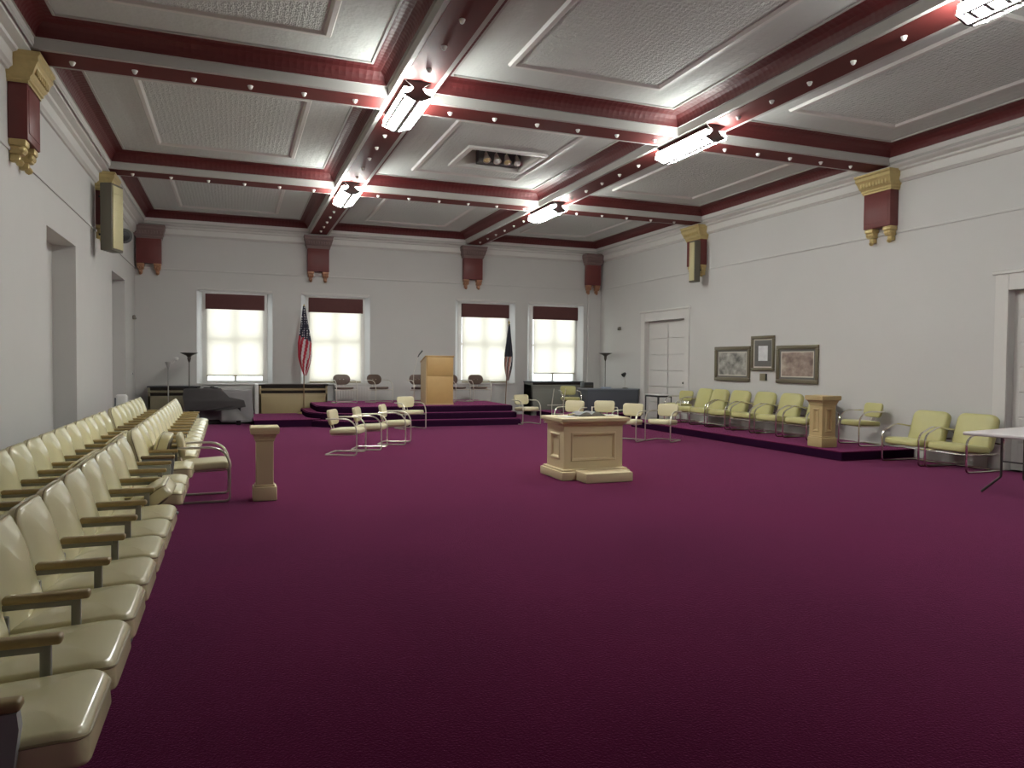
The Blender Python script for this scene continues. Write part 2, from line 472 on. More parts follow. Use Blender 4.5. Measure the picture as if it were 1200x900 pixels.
# --- windows
for k, cx in enumerate(WINX):
    bm = new(); yf = YB+.20
    a, b, z0, z1 = cx-.80, cx+.80, WZ0, WZ1
    box(bm, a, a+.13, yf, yf+.08, z0, z1); box(bm, b-.13, b, yf, yf+.08, z0, z1)
    box(bm, a+.13, b-.13, yf, yf+.08, z1-.12, z1); box(bm, a+.13, b-.13, yf, yf+.08, z0, z0+.07)
    box(bm, cx-.035, cx+.035, yf+.02, yf+.07, z0+.07, z1-.12)
    box(bm, a+.13, b-.13, yf+.01, yf+.08, 2.03, 2.10)
    w = struct('window_%d' % (k+1), bm, WHITEP)
    bm = new()
    for sg in (-1, 1):
        prism(bm, [(cx+sg*.92, YB+.001), (cx+sg*.775, yf+.02), (cx+sg*.775, YB+TH), (cx+sg*.92, YB+TH)], z0, z1)
    struct('reveal', bm, WALL, parent=w)
    bm = new(); box(bm, a+.13, b-.13, yf+.04, yf+.046, z0+.07, z1-.12); struct('pane', bm, GLASS, parent=w)
    bm = new(); bbox(bm, a-.05, b+.05, YB-.045, YB+.2, z0-.045, z0, .01); struct('sill', bm, TRIMW, parent=w)
    bm = new(); bbox(bm, a-.10, b+.10, YB-.04, YB, z1+.03, z1+.065, .006); bbox(bm, a-.06, b+.06, YB-.02, YB, z1-.0, z1+.03, .004)
    struct('head_moulding', bm, TRIMW, parent=w)
    L = bpy.data.lights.new('daylight_portal', 'AREA'); L.shape = 'RECTANGLE'; L.size = 1.6; L.size_y = WZ1-WZ0
    L.cycles.is_portal = True
    lo = bpy.data.objects.new('daylight_portal', L); C.objects.link(lo); lo.location = (cx, YB+TH+.05, (WZ0+WZ1)/2); lo.rotation_euler = (-PI/2, 0, 0)
SHZ = [1.13, .96, .96, 1.22]
wd = ['leftmost back window, stopping just above the sill', 'second back window, beside the striped flag',
      'third back window, right of the lectern', 'rightmost back window, not fully lowered']
for k, cx in enumerate(WINX):
    t = empty('window_shade', (cx, YB+.09, 0))
    tag(t, 'cream shade with maroon valance, '+wd[k], 'window shade', 'cream shades on the back windows')
    bm = new(); box(bm, -.685, .685, .02, .026, SHZ[k], 3.1); build('shade_fabric', bm, SHADE, t, smooth=False)
    bm = new(); bbox(bm, -.685, .685, .012, .034, SHZ[k]-.02, SHZ[k]+.012, .005); build('hem_bar', bm, VINYLP, t)
    bm = new(); s = .715
    bbox(bm, -s, s, -.12, -.10, 2.83, 3.22, .006); box(bm, -s, -s+.02, -.10, .02, 2.83, 3.22); box(bm, s-.02, s, -.10, .02, 2.83, 3.22); box(bm, -s, s, -.10, .02, 3.2, 3.22)
    build('valance', bm, mat('valance_fabric', (.115, .040, .038), .8, var=.1, vscale=12), t)

# --- doors on the right wall
def panel_door(name, y0, y1, ztop, rows, cols, handle_y):
    bm = new(); x = XR+.12
    box(bm, x, x+.05, y0, y1, 0.01, ztop)
    ry = (ztop-.1)/rows; st = .09; cw = (y1-y0-st)/cols
    for r in range(rows):
        for c in range(cols):
            a, b = y0+st+c*cw, y0+(c+1)*cw
            z0, z1 = .06+r*ry+.05, .06+(r+1)*ry-.03
            bbox(bm, x-.030, x+.001, a-.065, b-.02, z0-.04, z1+.015, .007)
    d = struct(name, bm, TRIMW)
    bm = new()
    for (a, b, z0, z1) in ((y0-.20, y0, 0, ztop+.24), (y1, y1+.20, 0, ztop+.24), (y0, y1, ztop, ztop+.24)):
        bbox(bm, XR-.03, XR+.0, a, b, z0, z1, .008)
    bbox(bm, XR-.06, XR, y0-.24, y1+.24, ztop+.24, ztop+.29, .012)
    struct('door_casing', bm, TRIMW, parent=d)
    bm = new(); bbox(bm, x-.03, x, handle_y-.03, handle_y+.03, .95, 1.18, .008); tube(bm, [(x-.03, handle_y, 1.05), (x-.075, handle_y, 1.05)], .012); lathe(bm, [(0, -.03), (.026, -.02), (.03, 0), (.02, .02), (0, .03)], (x-.09, handle_y, 1.05), 12)
    struct('door_handle', bm, BLACK, parent=d, smooth=True)
    return d
panel_door('door_1', D1[0], D1[1], 2.67, 6, 2, D1[0]+.10)
panel_door('door_2', D2[0], D2[1], 2.63, 7, 1, D2[0]+.10)

# --- raised carpeted levels
def outline(x0, x1, y0, y1, r, n=14):
    o = [(x1, y1), (x0, y1), (x0, y0+r)]
    for k in range(1, n+1):
        a = PI+k/n*PI/2; o.append((x0+r+r*math.cos(a), y0+r+r*math.sin(a)))
    return o+[(x1, y0)]
bm = new()
def nosed(bm, poly, z0, z1):
    prism(bm, poly, z0, z1)
nosed(bm, outline(1.42, 6.62, 16.86, YB-.03, 1.55), 0, .15)
nosed(bm, outline(1.62, 6.62, 17.16, YB-.03, 1.35), .15, .30)
nosed(bm, outline(1.85, 6.62, 17.46, YB-.03, .95), .30, .45)
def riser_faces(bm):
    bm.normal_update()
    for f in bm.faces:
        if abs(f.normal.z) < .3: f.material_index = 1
RISER = mat('shaded_riser_carpet', (.026, .007, .026), .95, spec=0.)  # same carpet; shade on the upright faces put into a darker, bluer colour
bmesh.ops.recalc_face_normals(bm, faces=bm.faces)
bmesh.ops.bevel(bm, geom=[e for e in bm.edges if len(e.link_faces) == 2 and abs(e.verts[0].co.z-e.verts[1].co.z) < 1e-5 and e.verts[0].co.z > .1], offset=.018, segments=2, affect='EDGES')
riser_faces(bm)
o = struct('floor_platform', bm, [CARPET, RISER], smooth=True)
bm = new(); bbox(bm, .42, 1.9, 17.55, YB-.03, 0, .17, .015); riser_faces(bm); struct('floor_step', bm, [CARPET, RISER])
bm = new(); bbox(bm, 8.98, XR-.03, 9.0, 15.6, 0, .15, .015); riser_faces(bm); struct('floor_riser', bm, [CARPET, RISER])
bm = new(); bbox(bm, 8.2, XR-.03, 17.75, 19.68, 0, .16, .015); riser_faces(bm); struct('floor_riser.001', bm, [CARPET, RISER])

# ------------------------------------------------------------------ wall brackets
def bracket(loc, rz, label, capm, w=.60):
    """local: wall plane y=0, protrudes to -y, x along the wall"""
    t = empty('wall_bracket', loc, rz); tag(t, label, 'bracket', 'ornamental brackets under the beams')
    h = w/2
    bm = new()
    P = [(.20, 4.50), (.20, 4.53), (.22, 4.54), (.22, 4.57), (.25, 4.60), (.29, 4.70), (.31, 4.73), (.31, 4.78), (.33, 4.80), (.33, 4.83)]
    prev = None
    for d, z in P:
        cur = [(-h-(d-.2)*.6, 0, z), (-h-(d-.2)*.6, -d, z), (h+(d-.2)*.6, -d, z), (h+(d-.2)*.6, 0, z)]
        if prev: ringquad(bm, prev, cur, 0)
        prev = cur
    bm.faces.new([bm.verts.new(p) for p in prev])
    for k in range(9):
        x = -h+.04+k*(w-.08)/8
        bbox(bm, x-.018, x+.018, -.285, -.26, 4.61, 4.69, .006)
    build('capital', bm, capm, t)
    bm = new(); bbox(bm, -h+.02, h-.02, -.19, 0, 3.90, 4.51, .012)
    bbox(bm, -h+.06, h-.06, -.197, -.18, 3.98, 4.45, .004)
    build('body', bm, MAROON, t)
    for s in (-1, 1):
        bm = new()
        bbox(bm, s*(h-.11)-.085, s*(h-.11)+.085, -.17, 0, 3.83, 3.91, .02)
        bbox(bm, s*(h-.11)-.07, s*(h-.11)+.07, -.14, 0, 3.74, 3.84, .025)
        for q in (-1, 0, 1): lathe(bm, [(0, -.05), (.03, -.03), (.04, 0), (.03, .03), (0, .05)], (s*(h-.11)+q*.045, -.12, 3.80), 10)
        bbox(bm, s*(h-.11)-.045, s*(h-.11)+.045, -.10, 0, 3.66, 3.75, .02)
        lathe(bm, [(0, -.045), (.03, -.03), (.045, 0), (.03, .03), (0, .045)], (s*(h-.11), -.09, 3.66), 12)
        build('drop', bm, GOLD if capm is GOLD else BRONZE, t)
    return t
bracket((XR, CY[1]+.05, 0), -PI/2, 'maroon bracket with gold capital, alone on the near part of the right wall', GOLD)
bracket((XR, CY[0]+.15, 0), -PI/2, 'maroon bracket with gold capital on the right wall, partly behind the gold column speaker', GOLD)
bracket((XL, CY[1]+.05, 0), PI/2, 'maroon bracket with gold capital nearest the camera on the left wall', GOLD)
bracket((XL, CY[0]+.15, 0), PI/2, 'gold-topped bracket on the left wall hidden behind the big column speaker', GOLD)
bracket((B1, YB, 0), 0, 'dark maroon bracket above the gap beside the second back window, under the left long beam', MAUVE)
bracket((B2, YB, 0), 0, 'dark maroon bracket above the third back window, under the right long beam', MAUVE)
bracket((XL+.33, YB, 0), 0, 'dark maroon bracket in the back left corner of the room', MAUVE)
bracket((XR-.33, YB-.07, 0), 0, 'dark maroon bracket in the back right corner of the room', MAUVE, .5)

def column_speaker(loc, rz, z0, z1, w, d, label):
    t = empty('column_speaker', loc, rz); tag(t, label, 'speaker', 'gold column speakers')
    bm = new(); bbox(bm, -w/2, w/2, -d, 0, z0, z1, .012); build('cabinet', bm, mat('speaker_brown', (.13, .115, .085), .5), t)
    bm = new(); bbox(bm, -w/2+.03, w/2-.03, -d-.018, -d+.01, z0+.04, z1-.04, .008)
    for k in range(1, 8):
        zz = z0+.04+k*(z1-z0-.08)/8; box(bm, -w/2+.03, w/2-.03, -d-.021, -d-.017, zz-.003, zz+.003)
    build('grille', bm, mat('gold_grille', (.60, .54, .31), .4, .15, var=.12, vscale=3), t)
    bm = new(); tube(bm, [(0, 0, z0+.3), (0, .12, z0+.3)], .02); tube(bm, [(0, 0, z1-.2), (0, .12, z1-.2)], .02)
    build('wall_mount', bm, BLACK, t)
    return t
column_speaker((XR-.24, 14.90, 0), -PI/2, 3.47, 4.45, .25, .15, 'gold-fronted column speaker hung on the right wall beside the far bracket')
column_speaker((XL+.20, 14.62, 0), PI/2-.36, 3.40, 4.56, .38, .20, 'gold-fronted column speaker hung on the left wall over a bracket')

# ------------------------------------------------------------------ fluorescent fixtures
def fixture(bx, cy, label):
    t = empty('ceiling_light', (bx, cy-.28, 0)); tag(t, label, 'ceiling light', 'fluorescent fixtures under the beams')
    zt, zb = 4.80, 4.65; l = .63
    def prof(y0, y1, bm, pts, mi, cap=None):
        a = [bm.verts.new((x, y0, z)) for x, z in pts]; b = [bm.verts.new((x, y1, z)) for x, z in pts]
        k = len(pts); mis = mi if isinstance(mi, (list, tuple)) else [mi]*k; mi = mis[0] if cap is None else cap
        for i in range(k): bm.faces.new((a[i], a[(i+1) % k], b[(i+1) % k], b[i])).material_index = mis[i]
        bm.faces.new(a[::-1]).material_index = mi; bm.faces.new(b).material_index = mi
    bm = new(); prof(-l, l, bm, [(-.02, zb+.005), (-.19, zb+.05), (-.17, zt), (.17, zt), (.19, zb+.05), (.02, zb+.005)], [1, 0, 2, 0, 1, 1], 3)
    build('diffuser', bm, [LENS, LENSD, ENAMEL, LENSE], t, smooth=False)
    for sd in (-1, 1):
        bm = new()
        for k in range(8):
            y = -l+.10+k*(2*l-.20)/7
            prof(y-.019, y+.019, bm, [(sd*.035, zb+.006), (sd*.175, zb+.043), (sd*.175, zb+.048), (sd*.035, zb+.012)], 0)
        prof(-l+.045, l-.045, bm, [(sd*.150, zb+.036), (sd*.175, zb+.043), (sd*.175, zb+.048), (sd*.150, zb+.041)], 0)
        build('lens_ribs', bm, mat('lens_rib_grey', (.40, .43, .42), .4), t, smooth=False)
    bm = new(); bbox(bm, -.028, .028, -l, l, zb-.004, zb+.02, .003); bbox(bm, -.045, .045, -l, l, zt, HS-.008, .005)
    build('spine', bm, mat('fixture_enamel', (.30, .31, .30), .4), t)
    for e in (-1, 1):
        bm = new(); y = e*(l+.012)
        poly = [(-.19, zb+.06), (-.05, zb-.005), (.05, zb-.005), (.19, zb+.06), (.10, zb+.09), (.06, zb+.14), (.07, zt+.01), (.16, HS-.01), (-.16, HS-.01), (-.07, zt+.01), (-.06, zb+.14), (-.10, zb+.09)]
        a = [bm.verts.new((x, y-.012, z)) for x, z in poly]; b = [bm.verts.new((x, y+.012, z)) for x, z in poly]
        bm.faces.new(a[::-1]); bm.faces.new(b)
        for i in range(len(poly)): bm.faces.new((a[i], a[(i+1) % len(poly)], b[(i+1) % len(poly)], b[i]))
        build('end_bracket', bm, mat('fixture_bracket', (.05, .045, .042), .45), t, smooth=False)
    return t
fixture(B1-.03, CY[1], 'lit fluorescent ceiling light at the near crossing of the left long beam')
fixture(B1-.03, CY[0], 'lit fluorescent ceiling light at the far crossing of the left long beam')
fixture(B2-.08, CY[1], 'lit fluorescent ceiling light at the middle crossing of the right long beam')
fixture(B2-.08, CY[0], 'lit fluorescent ceiling light at the far crossing of the right long beam')
fixture(B2-.08, CY[2]+.2, 'lit fluorescent ceiling light cut off at the top right of the photo')

# bulbs along the beams
bm = new(); lathe(bm, [(.034, 0), (.034, -.008), (.028, -.014), (.026, -.024), (.02, -.036), (.01, -.044), (0, -.046)], (0, 0, 0), 12)
bulb0 = build('beam_bulb', bm, SOCKET); ub = False
spots = []
for cy, nm in ((CY[1], 'near'), (CY[0], 'far')):
    x = -1.71
    while x < XR-.35:
        if abs(x-B1) > .45 and abs(x-B2) > .45:
            seg = 'left' if x < B1 else 'middle' if x < B2 else 'right'
            spots.append((x, cy, 'small white bulb under the %s bay of the %s cross beam' % (seg, nm), 'bulbs under the %s bay of the %s cross beam' % (seg, nm)))
        x += .635
for bx, nm in ((B1, 'left'), (B2, 'right')):
    y = 4.4 if bx == B2 else 5.06
    while y < YB-.4:
        if all(not (c-1.1 < y < c+.6) for c in CY):
            seg = 'near' if y < CY[1] else 'middle' if y < CY[0] else 'far'
            spots.append((bx, y, 'small white bulb under the %s bay of the %s long beam' % (seg, nm), 'bulbs under the %s bay of the %s long beam' % (seg, nm)))
        y += .66
for x, y, lb, g in spots:
    o = place(bulb0, ub, (x, y, HS-.008), 0, lb, 'light bulb', g); ub = True

# recessed ceiling opening with four spot lamps
bm = new(); x0, x1, y0, y1 = 3.82, 5.08, 12.1, 13.22; zt = HC+.32
for (a, b) in (((x0, y0), (x1, y0)), ((x1, y0), (x1, y1)), ((x1, y1), (x0, y1)), ((x0, y1), (x0, y0))):
    bm.faces.new([bm.verts.new(p) for p in ((*a, HC), (*b, HC), (*b, zt), (*a, zt))])
bm.faces.new([bm.verts.new(p) for p in ((x0, y0, zt), (x1, y0, zt), (x1, y1, zt), (x0, y1, zt))])
for (a0, a1, b0, b1) in ((x0-.10, x1+.10, y0-.10, y0), (x0-.10, x1+.10, y1, y1+.10), (x0-.10, x0, y0, y1), (x1, x1+.10, y0, y1)):
    bbox(bm, a0, a1, b0, b1, HC-.045, HC+.01, .015)
struct('trim_28', bm, TRIMW, smooth=True)
bm = new(); bbox(bm, 4.22, 5.04, 12.98, 13.18, HC+.02, HC+.30, .01); o = build('lamp_box', bm, mat('lamp_box_grey', (.10, .10, .10), .6)); tag(o, 'dark grey housing behind the spot lamps in the ceiling opening', 'light fitting')
for k in range(4):
    t = empty('spot_lamp', (4.33+k*.20, 12.9, HC+.30)); tag(t, '%s from the left of the four small silver spot lamps in the ceiling opening' % ORD[k], 'spot lamp', 'spot lamps in the ceiling opening')
    bm = new(); tube(bm, [(0, 0, 0), (0, 0, -.17)], .012); lathe(bm, [(.03, 0), (.03, -.03), (.0, -.03)], (0, 0, 0), 12); build('stem', bm, CHROME, t)
    M = Matrix.Translation((0, -.01, -.19)) @ Matrix.Rotation(math.radians(-28), 4, 'X')
    bm = new(); lathe(bm, [(.0, .07), (.03, .06), (.04, .02), (.05, -.03), (.075, -.11), (.065, -.108), (.0, -.04)], (0, 0, 0), 16, M=M); build('reflector', bm, CHROMEP, t)
    bm = new(); lathe(bm, [(0, -.05), (.05, -.07), (.062, -.10), (.04, -.125), (0, -.135)], (0, 0, 0), 14, M=M); build('lamp_glass', bm, WHITEP if k % 2 else mat('amber_glass', (.55, .42, .22), .2), t)

# ------------------------------------------------------------------ theatre seats
def roty(a): return Matrix.Rotation(a, 4, 'Y')
AX = Matrix(((0, 0, 1, 0), (1, 0, 0, 0), (0, 1, 0, 0), (0, 0, 0, 1)))      # pad (w,h,t) -> (y, z, x): faces +x
BACKM = Matrix.Translation((-.165, 0, .585)) @ roty(-math.radians(15)) @ AX
def bend(k): return lambda x, y, z: (x, y, z - k*x*x)
SEATAX = Matrix(((0, 1, 0, 0), (1, 0, 0, 0), (0, 0, 1, 0), (0, 0, 0, 1)))  # pad (w,h,t) -> (y, x, z): lies flat
def arm_bm(y):
    bm = new(); bbox(bm, -.14, .16, y-.028, y+.028, .548, .580, .012, 3)
    return bm
def post_bm(y):
    bm = new(); bbox(bm, .092, .126, y-.013, y+.013, .02, .552, .005); bbox(bm, -.16, -.12, y-.014, y+.014, .02, .50, .006)
    tube(bm, [(.10, y, .30), (-.14, y, .42)], .013, 6); tube(bm, [(-.14, y, .42), (-.20, y, .70)], .013, 6)
    bbox(bm, -.22, .19, y-.03, y+.03, 0, .022, .006); bbox(bm, -.14, .10, y-.018, y+.018, .525, .55, .004)
    return bm
def endpanel_bm(y):
    bm = new(); prism(bm, [(-.17, .02), (.15, .02), (.13, .30), (.155, .50), (.15, .545), (-.13, .545), (-.16, .35)], y-.02, y+.02, M=Matrix(((1, 0, 0, 0), (0, 0, 1, 0), (0, 1, 0, 0), (0, 0, 0, 1))))
    bbox(bm, -.22, .19, y-.035, y+.035, 0, .022, .006)
    return bm
PIT = .51
def seat_proto(folded, first, last):
    t = empty('theatre_seat')
    bm = new(); pad(bm, .475, .50, .064, .085, .026, .030, bend(.5), BACKM); bk = build('backrest', bm, VINYL, t)
    bm = new(); tube(bm, [BACKM @ Vector(bend(.5)(x, y, .018)) for x, y in rrect(.234, .247, .086, 6)], .005, 6, closed=True); build('piping', bm, VINYLP, bk)
    bm = new(); pad(bm, .44, .40, .03, .07, .01, .0, bend(.5), Matrix.Translation((-.212, 0, .53)) @ roty(-math.radians(15)) @ AX); build('back_panel', bm, PAN, t)
    if folded == 2: SM = Matrix.Translation((-.035, 0, .50)) @ roty(-math.radians(76)) @ SEATAX
    elif folded == 3: SM = Matrix.Translation((.04, 0, .44)) @ roty(-math.radians(54)) @ SEATAX
    elif folded: SM = Matrix.Translation((.055, 0, .425)) @ roty(-math.radians(40)) @ SEATAX
    else: SM = Matrix.Translation((.075, 0, .395)) @ roty(-math.radians(4)) @ SEATAX
    def sfn(x, y, z):
        z2 = z - .35*max(0, y-.10)**2*3.2
        return (x*(1+.04*y), y, z2)
    bm = new(); pad(bm, .475, .47, .115, .06, .022, .018, sfn, SM); s = build('seat', bm, VINYL, t)
    o = rrect(.2385, .236, .066, 6); bm = new()
    tube(bm, [SM @ Vector(sfn(x, y, .034)) for x, y in o], .005, 6, closed=True); build('piping', bm, VINYLP, s)
    bm = new(); pad(bm, .40, .40, .03, .05, .012, .0, None, SM @ Matrix.Translation((0, -.01, -.062))); build('seat_pan', bm, PAN, t)
    y = -PIT/2
    build('armrest', arm_bm(y), ARMW, t)
    if first: build('end_panel', endpanel_bm(y), PANELG, t)
    else: build('standard', post_bm(y), POST, t)
    if last:
        build('armrest', arm_bm(-y), ARMW, t); build('end_panel', endpanel_bm(-y), PANELG, t)
    return t
PROT = {}
def seat_at(x, y, label, group, folded=False, first=False, last=False, rz=0):
    k = (folded, first, last)
    if k in PROT: o = copy_tree(PROT[k])
    else: o = PROT[k] = seat_proto(*k)
    o.location = (x, y, 0); o.rotation_euler.z = rz
    tag(o, label, 'theatre seat', group)
def seat_block(x, y0, nseats, folded, where, group, dx=0.):
    for k in range(nseats):
        lab = 'cream theatre seat, %s from the near end in %s' % (ORD[k], where)
        if k in folded: lab = 'cream theatre seat folded up, %s from the near end in %s' % (ORD[k], where)
        seat_at(x+dx*k, y0+PIT/2+k*PIT, lab, group, (folded[k] if k in folded else 0), k == 0, k == nseats-1)
RX = -.70
seat_block(RX, 2.32, 10, {7: 1}, 'front row near block', 'theatre seats, near block of the front row')
seat_block(RX, 7.86, 13, {1: 2}, 'front row far block', 'theatre seats, far block of the front row', -.004)
seat_block(RX-.69, 4.55, 13, {5: 3, 6: 3, 9: 3, 10: 3}, 'wall row near block', 'theatre seats, near block of the wall row')
seat_block(RX-.69, 11.6, 7, {}, 'wall row far block', 'theatre seats, far block of the wall row')

# ------------------------------------------------------------------ cantilever chairs
def frame_path(w, arm_z, arm_x0, bend_r, fx, rx, r_floor=.05, tz=.013):
    h = w/2
    L_ = [(arm_x0, h, arm_z-.01), (fx, h, arm_z), (fx, h, tz), (rx, h, tz), (rx, -h, tz), (fx, -h, tz), (fx, -h, arm_z), (arm_x0, -h, arm_z-.01)]
    return fillet(L_, [0, bend_r, r_floor, .05, .05, r_floor, bend_r, 0], 8)
def cantilever(name, padm, seatm, tubem, oval=False, tr=.0125):
    t = empty(name)
    bm = new(); tube(bm, frame_path(.53, .595, -.25, .27, .25, -.27), tr, 8); build('frame', bm, tubem, t)
    bm = new(); tube(bm, [(.22, -.265, .345), (.22, .265, .345)], .010, 6); tube(bm, [(-.16, -.2, .33), (-.16, .2, .33)], .009, 6)
    for s in (-1, 1):
        tube(bm, fillet([(.20, s*.2, .335), (-.19, s*.2, .325)], .02), .010, 6)
        tube(bm, fillet([(-.10, s*.055, .33), (-.205, s*.055, .33), (-.265, s*.055, .56)], .05), .0095, 6)
        tube(bm, [(-.25, s*.265, .585), (-.255, s*.15, .59)], .0095, 6)
    build('support', bm, tubem, t)
    bm = new()
    def sf(x, y, z): return (x*(1+.10*y), y, z-.9*max(0, y-.12)**2+.25*x*x)
    if oval: pad(bm, .44, .42, .05, .14, .02, .012, sf, Matrix.Translation((.01, 0, .375)) @ roty(-math.radians(3)) @ SEATAX)
    else: pad(bm, .47, .50, .085, .09, .03, .015, sf, Matrix.Translation((.02, 0, .375)) @ roty(-math.radians(3)) @ SEATAX)
    build('seat', bm, seatm, t)
    bm = new(); BM = Matrix.Translation((-.245, 0, .60)) @ roty(-math.radians(10)) @ AX
    def bf(x, y, z): return (x*(1+.25*y), y, z+.55*x*x)
    if oval: pad(bm, .45, .27, .04, .13, .018, .012, bf, BM)
    else: pad(bm, .43, .25, .055, .065, .022, .010, bf, BM)
    build('backrest', bm, padm, t)
    if oval:
        bm = new()
        for s in (-1, 1): lathe(bm, [(.014, 0), (.012, .004), (0, .006)], (0, 0, 0), 10, M=BM @ Matrix.Translation((s*.05, 0, .034)))
        build('rivets', bm, CHROME, t)
    return t
cp = cantilever('cantilever_chair', VINYLC, VINYLC, CHROMEP); used = False
chairs = [
 (1.72, 12.20, (.90, -.42), 'cream cantilever chair nearest the camera in the group left of the altar'),
 (2.21, 12.80, (.93, -.37), 'cream cantilever chair, second from the left in the group left of the altar'),
 (2.79, 13.50, (.92, -.39), 'cream cantilever chair, third from the left in the group left of the altar'),
 (3.74, 16.42, (.28, -.96), 'cream cantilever chair set against the platform steps below the dark chairs'),
 (6.80, 16.98, (.22, -.98), 'lone cream cantilever chair at the right end of the platform steps'),
 (6.62, 14.02, (-.75, -.66), 'cream cantilever chair directly behind the altar, its arm curving left'),
 (7.30, 13.78, (-.45, -.89), 'cream cantilever chair behind the right corner of the altar top'),
 (7.28, 12.74, (-.80, -.60), 'cream cantilever chair half hidden by the right edge of the altar'),
 (7.92, 12.50, (-.83, -.55), 'cream cantilever chair standing clear, right of the altar and left of the wall row'),
 (-.30, 8.63, (1, .03), 'cream cantilever chair standing in the aisle beside the theatre seats, facing right'),
]
for x, y, d, lb in chairs:
    place(cp, used, (x, y, 0), face_dir(*d), lb, 'chair', 'cream cantilever chairs on the carpet'); used = True
gp = cantilever('cantilever_chair', VINYLG, VINYLG, CHROME); used = False
for x, y, z, d, lb in [(10.12, 15.25, .15, (-.97, -.22), 'cream cantilever chair at the far end of the wall row, by the paneled door'),
                    (10.13, 9.72, .15, (-.98, .15), 'cream cantilever chair alone against the wall right of the square pedestal')]:
    place(gp, used, (x, y, z), face_dir(*d), lb, 'chair', 'cream cantilever chairs on the riser'); used = True
place(gp, used, (8.62, 18.3, .17), face_dir(-.2, -.98), 'cream cantilever chair in front of the right back window, behind the other chairs', 'chair')
bp_ = cantilever('platform_chair', BROWNV, BROWNV, CHROMEP, oval=True, tr=.010); used = False
for x, y, d, lb in [(2.64, 19.15, (.15, -1), 'brown chair with oval back at the left end of the platform'),
                    (3.56, 19.30, (.40, -.9), 'brown oval-back chair turned to the right, second from the left on the platform'),
                    (4.62, 19.10, (.15, -1), 'brown oval-back chair just left of the lectern, partly hidden by it'),
                    (5.66, 19.2, (.45, -.9), 'brown oval-back chair just right of the lectern, partly hidden by it'),
                    (6.30, 19.25, (.10, -1), 'brown oval-back chair at the right end of the platform, in front of the window')]:
    place(bp_, used, (x, y, .45), face_dir(*d), lb, 'chair', 'brown chairs on the platform'); used = True

# ------------------------------------------------------------------ metal lounge chairs
def lounge(name, n):
    t = empty(name); w = .56*n+.02; h = w/2
    sides = [h] + [-h+.01+.56*k for k in range(n)] if n == 1 else [h, 0, -h]
    for s in sides:
        bm = new()
        if n > 1 and s == 0: P = fillet([(.27, s, .30), (.30, s, .26), (.30, s, .013), (-.30, s, .013)], [0, .04, .06, 0], 6)
        else: P = fillet([(-.27, s, .55), (.05, s, .60), (.30, s, .48), (.30, s, .013), (-.34, s, .013)], [0, .20, .14, .06, 0], 8)
        tube(bm, P, .0135, 8); build('side_frame', bm, CHROME, t)
        if not (n > 1 and s == 0):
            bm = new(); tube(bm, fillet([(-.27, s, .55), (-.42, s, .50), (-.40, s, .28), (-.20, s, .255), (.28, s, .262)], [0, .09, .09, .05, 0], 7), .0115, 8); build('rear_loop', bm, CHROME, t)
    for x, z in ((-.33, .013), (.28, .262), (-.36, .40)):
        bm = new(); tube(bm, [(x, -h, z), (x, h, z)], .0115, 6); build('cross_tube', bm, CHROME, t)
    for k in range(n):
        y = (k-(n-1)/2)*.56
        def sf(x, yy, z): return (x, yy, z-1.0*max(0, yy-.13)**2)
        bm = new(); pad(bm, .535, .54, .11, .07, .04, .015, sf, Matrix.Translation((.04, y, .325)) @ roty(-math.radians(7)) @ SEATAX); build('seat', bm, VINYLG, t)
        bm = new(); pad(bm, .535, .58, .12, .10, .045, .012, bend(.25), Matrix.Translation((-.265, y, .535)) @ roty(-math.radians(17)) @ AX); build('backrest', bm, VINYLG, t)
        bm = new(); pad(bm, .47, .50, .03, .09, .01, 0, None, Matrix.Translation((-.335, y, .52)) @ roty(-math.radians(17)) @ AX); build('back_panel', bm, PAN, t)
    return t
lp = lounge('lounge_chair', 1); used = False
for x, y, z, lb in [(9.92, 13.12, .15, 'cream lounge chair with chrome arms, next to the two-seat one along the right wall'),
                    (9.92, 12.33, .15, 'cream lounge chair with chrome arms under the middle framed picture'),
                    (9.93, 11.58, .15, 'cream lounge chair with chrome arms just left of the square pedestal'),
                    (9.95, 10.80, .15, 'cream lounge chair with chrome arms hidden behind the square pedestal'),
                    (9.95, 8.50, 0, 'cream lounge chair, left one of the pair near the right doorway'),
                    (9.98, 7.75, 0, 'cream lounge chair beside the white folding table, right one of the pair')]:
    q = place(lp, used, (x, y, z), PI, lb, 'chair', 'cream lounge chairs along the right wall'); used = True
    q.scale = (1.05, 1.17, 1) if z == 0 else (1.03, 1.08, 1)
g2 = lounge('two_seat_chair', 2); place(g2, False, (9.92, 14.10, .15), PI, 'cream two-seat lounge chair with chrome legs, far part of the right wall row', 'chair')

# ------------------------------------------------------------------ altar, pedestals, lectern
def framed(bm, P, U, V, w, h, m, d, mi=0):
    """sunken panel drawn on a face: origin P, unit U, V, size w x h, margin m, depth d (inward = -N)"""
    P, U, V = Vector(P), Vector(U), Vector(V); N = U.cross(V)
    def R(i, z): return [P+U*a+V*b+N*z for a, b in ((i, i), (w-i, i), (w-i, h-i), (i, h-i))]
    ringquad(bm, R(0, 0), R(m, 0), mi); ringquad(bm, R(m, 0), R(m+.012, .012), mi); ringquad(bm, R(m+.012, .012), R(m+.03, .008), mi)
    ringquad(bm, R(m+.03, .008), R(m+.045, -d), mi); bm.faces.new([bm.verts.new(q) for q in R(m+.045, -d)]).material_index = mi
ax0, ax1, ay0, ay1 = 4.0, 4.86, 8.66, 9.20
t = empty('altar', (0, 0, 0)); tag(t, 'cream painted altar with recessed panels and a step, mid carpet', 'altar')
bm = new()
bbox(bm, ax0-.07, ax1+.06, ay0-.11, ay1+.08, 0, .11, .012)
bbox(bm, ax0-.045, ax1+.04, ay0-.075, ay1+.05, .105, .135, .012)
build('plinth', bm, STONE, t)
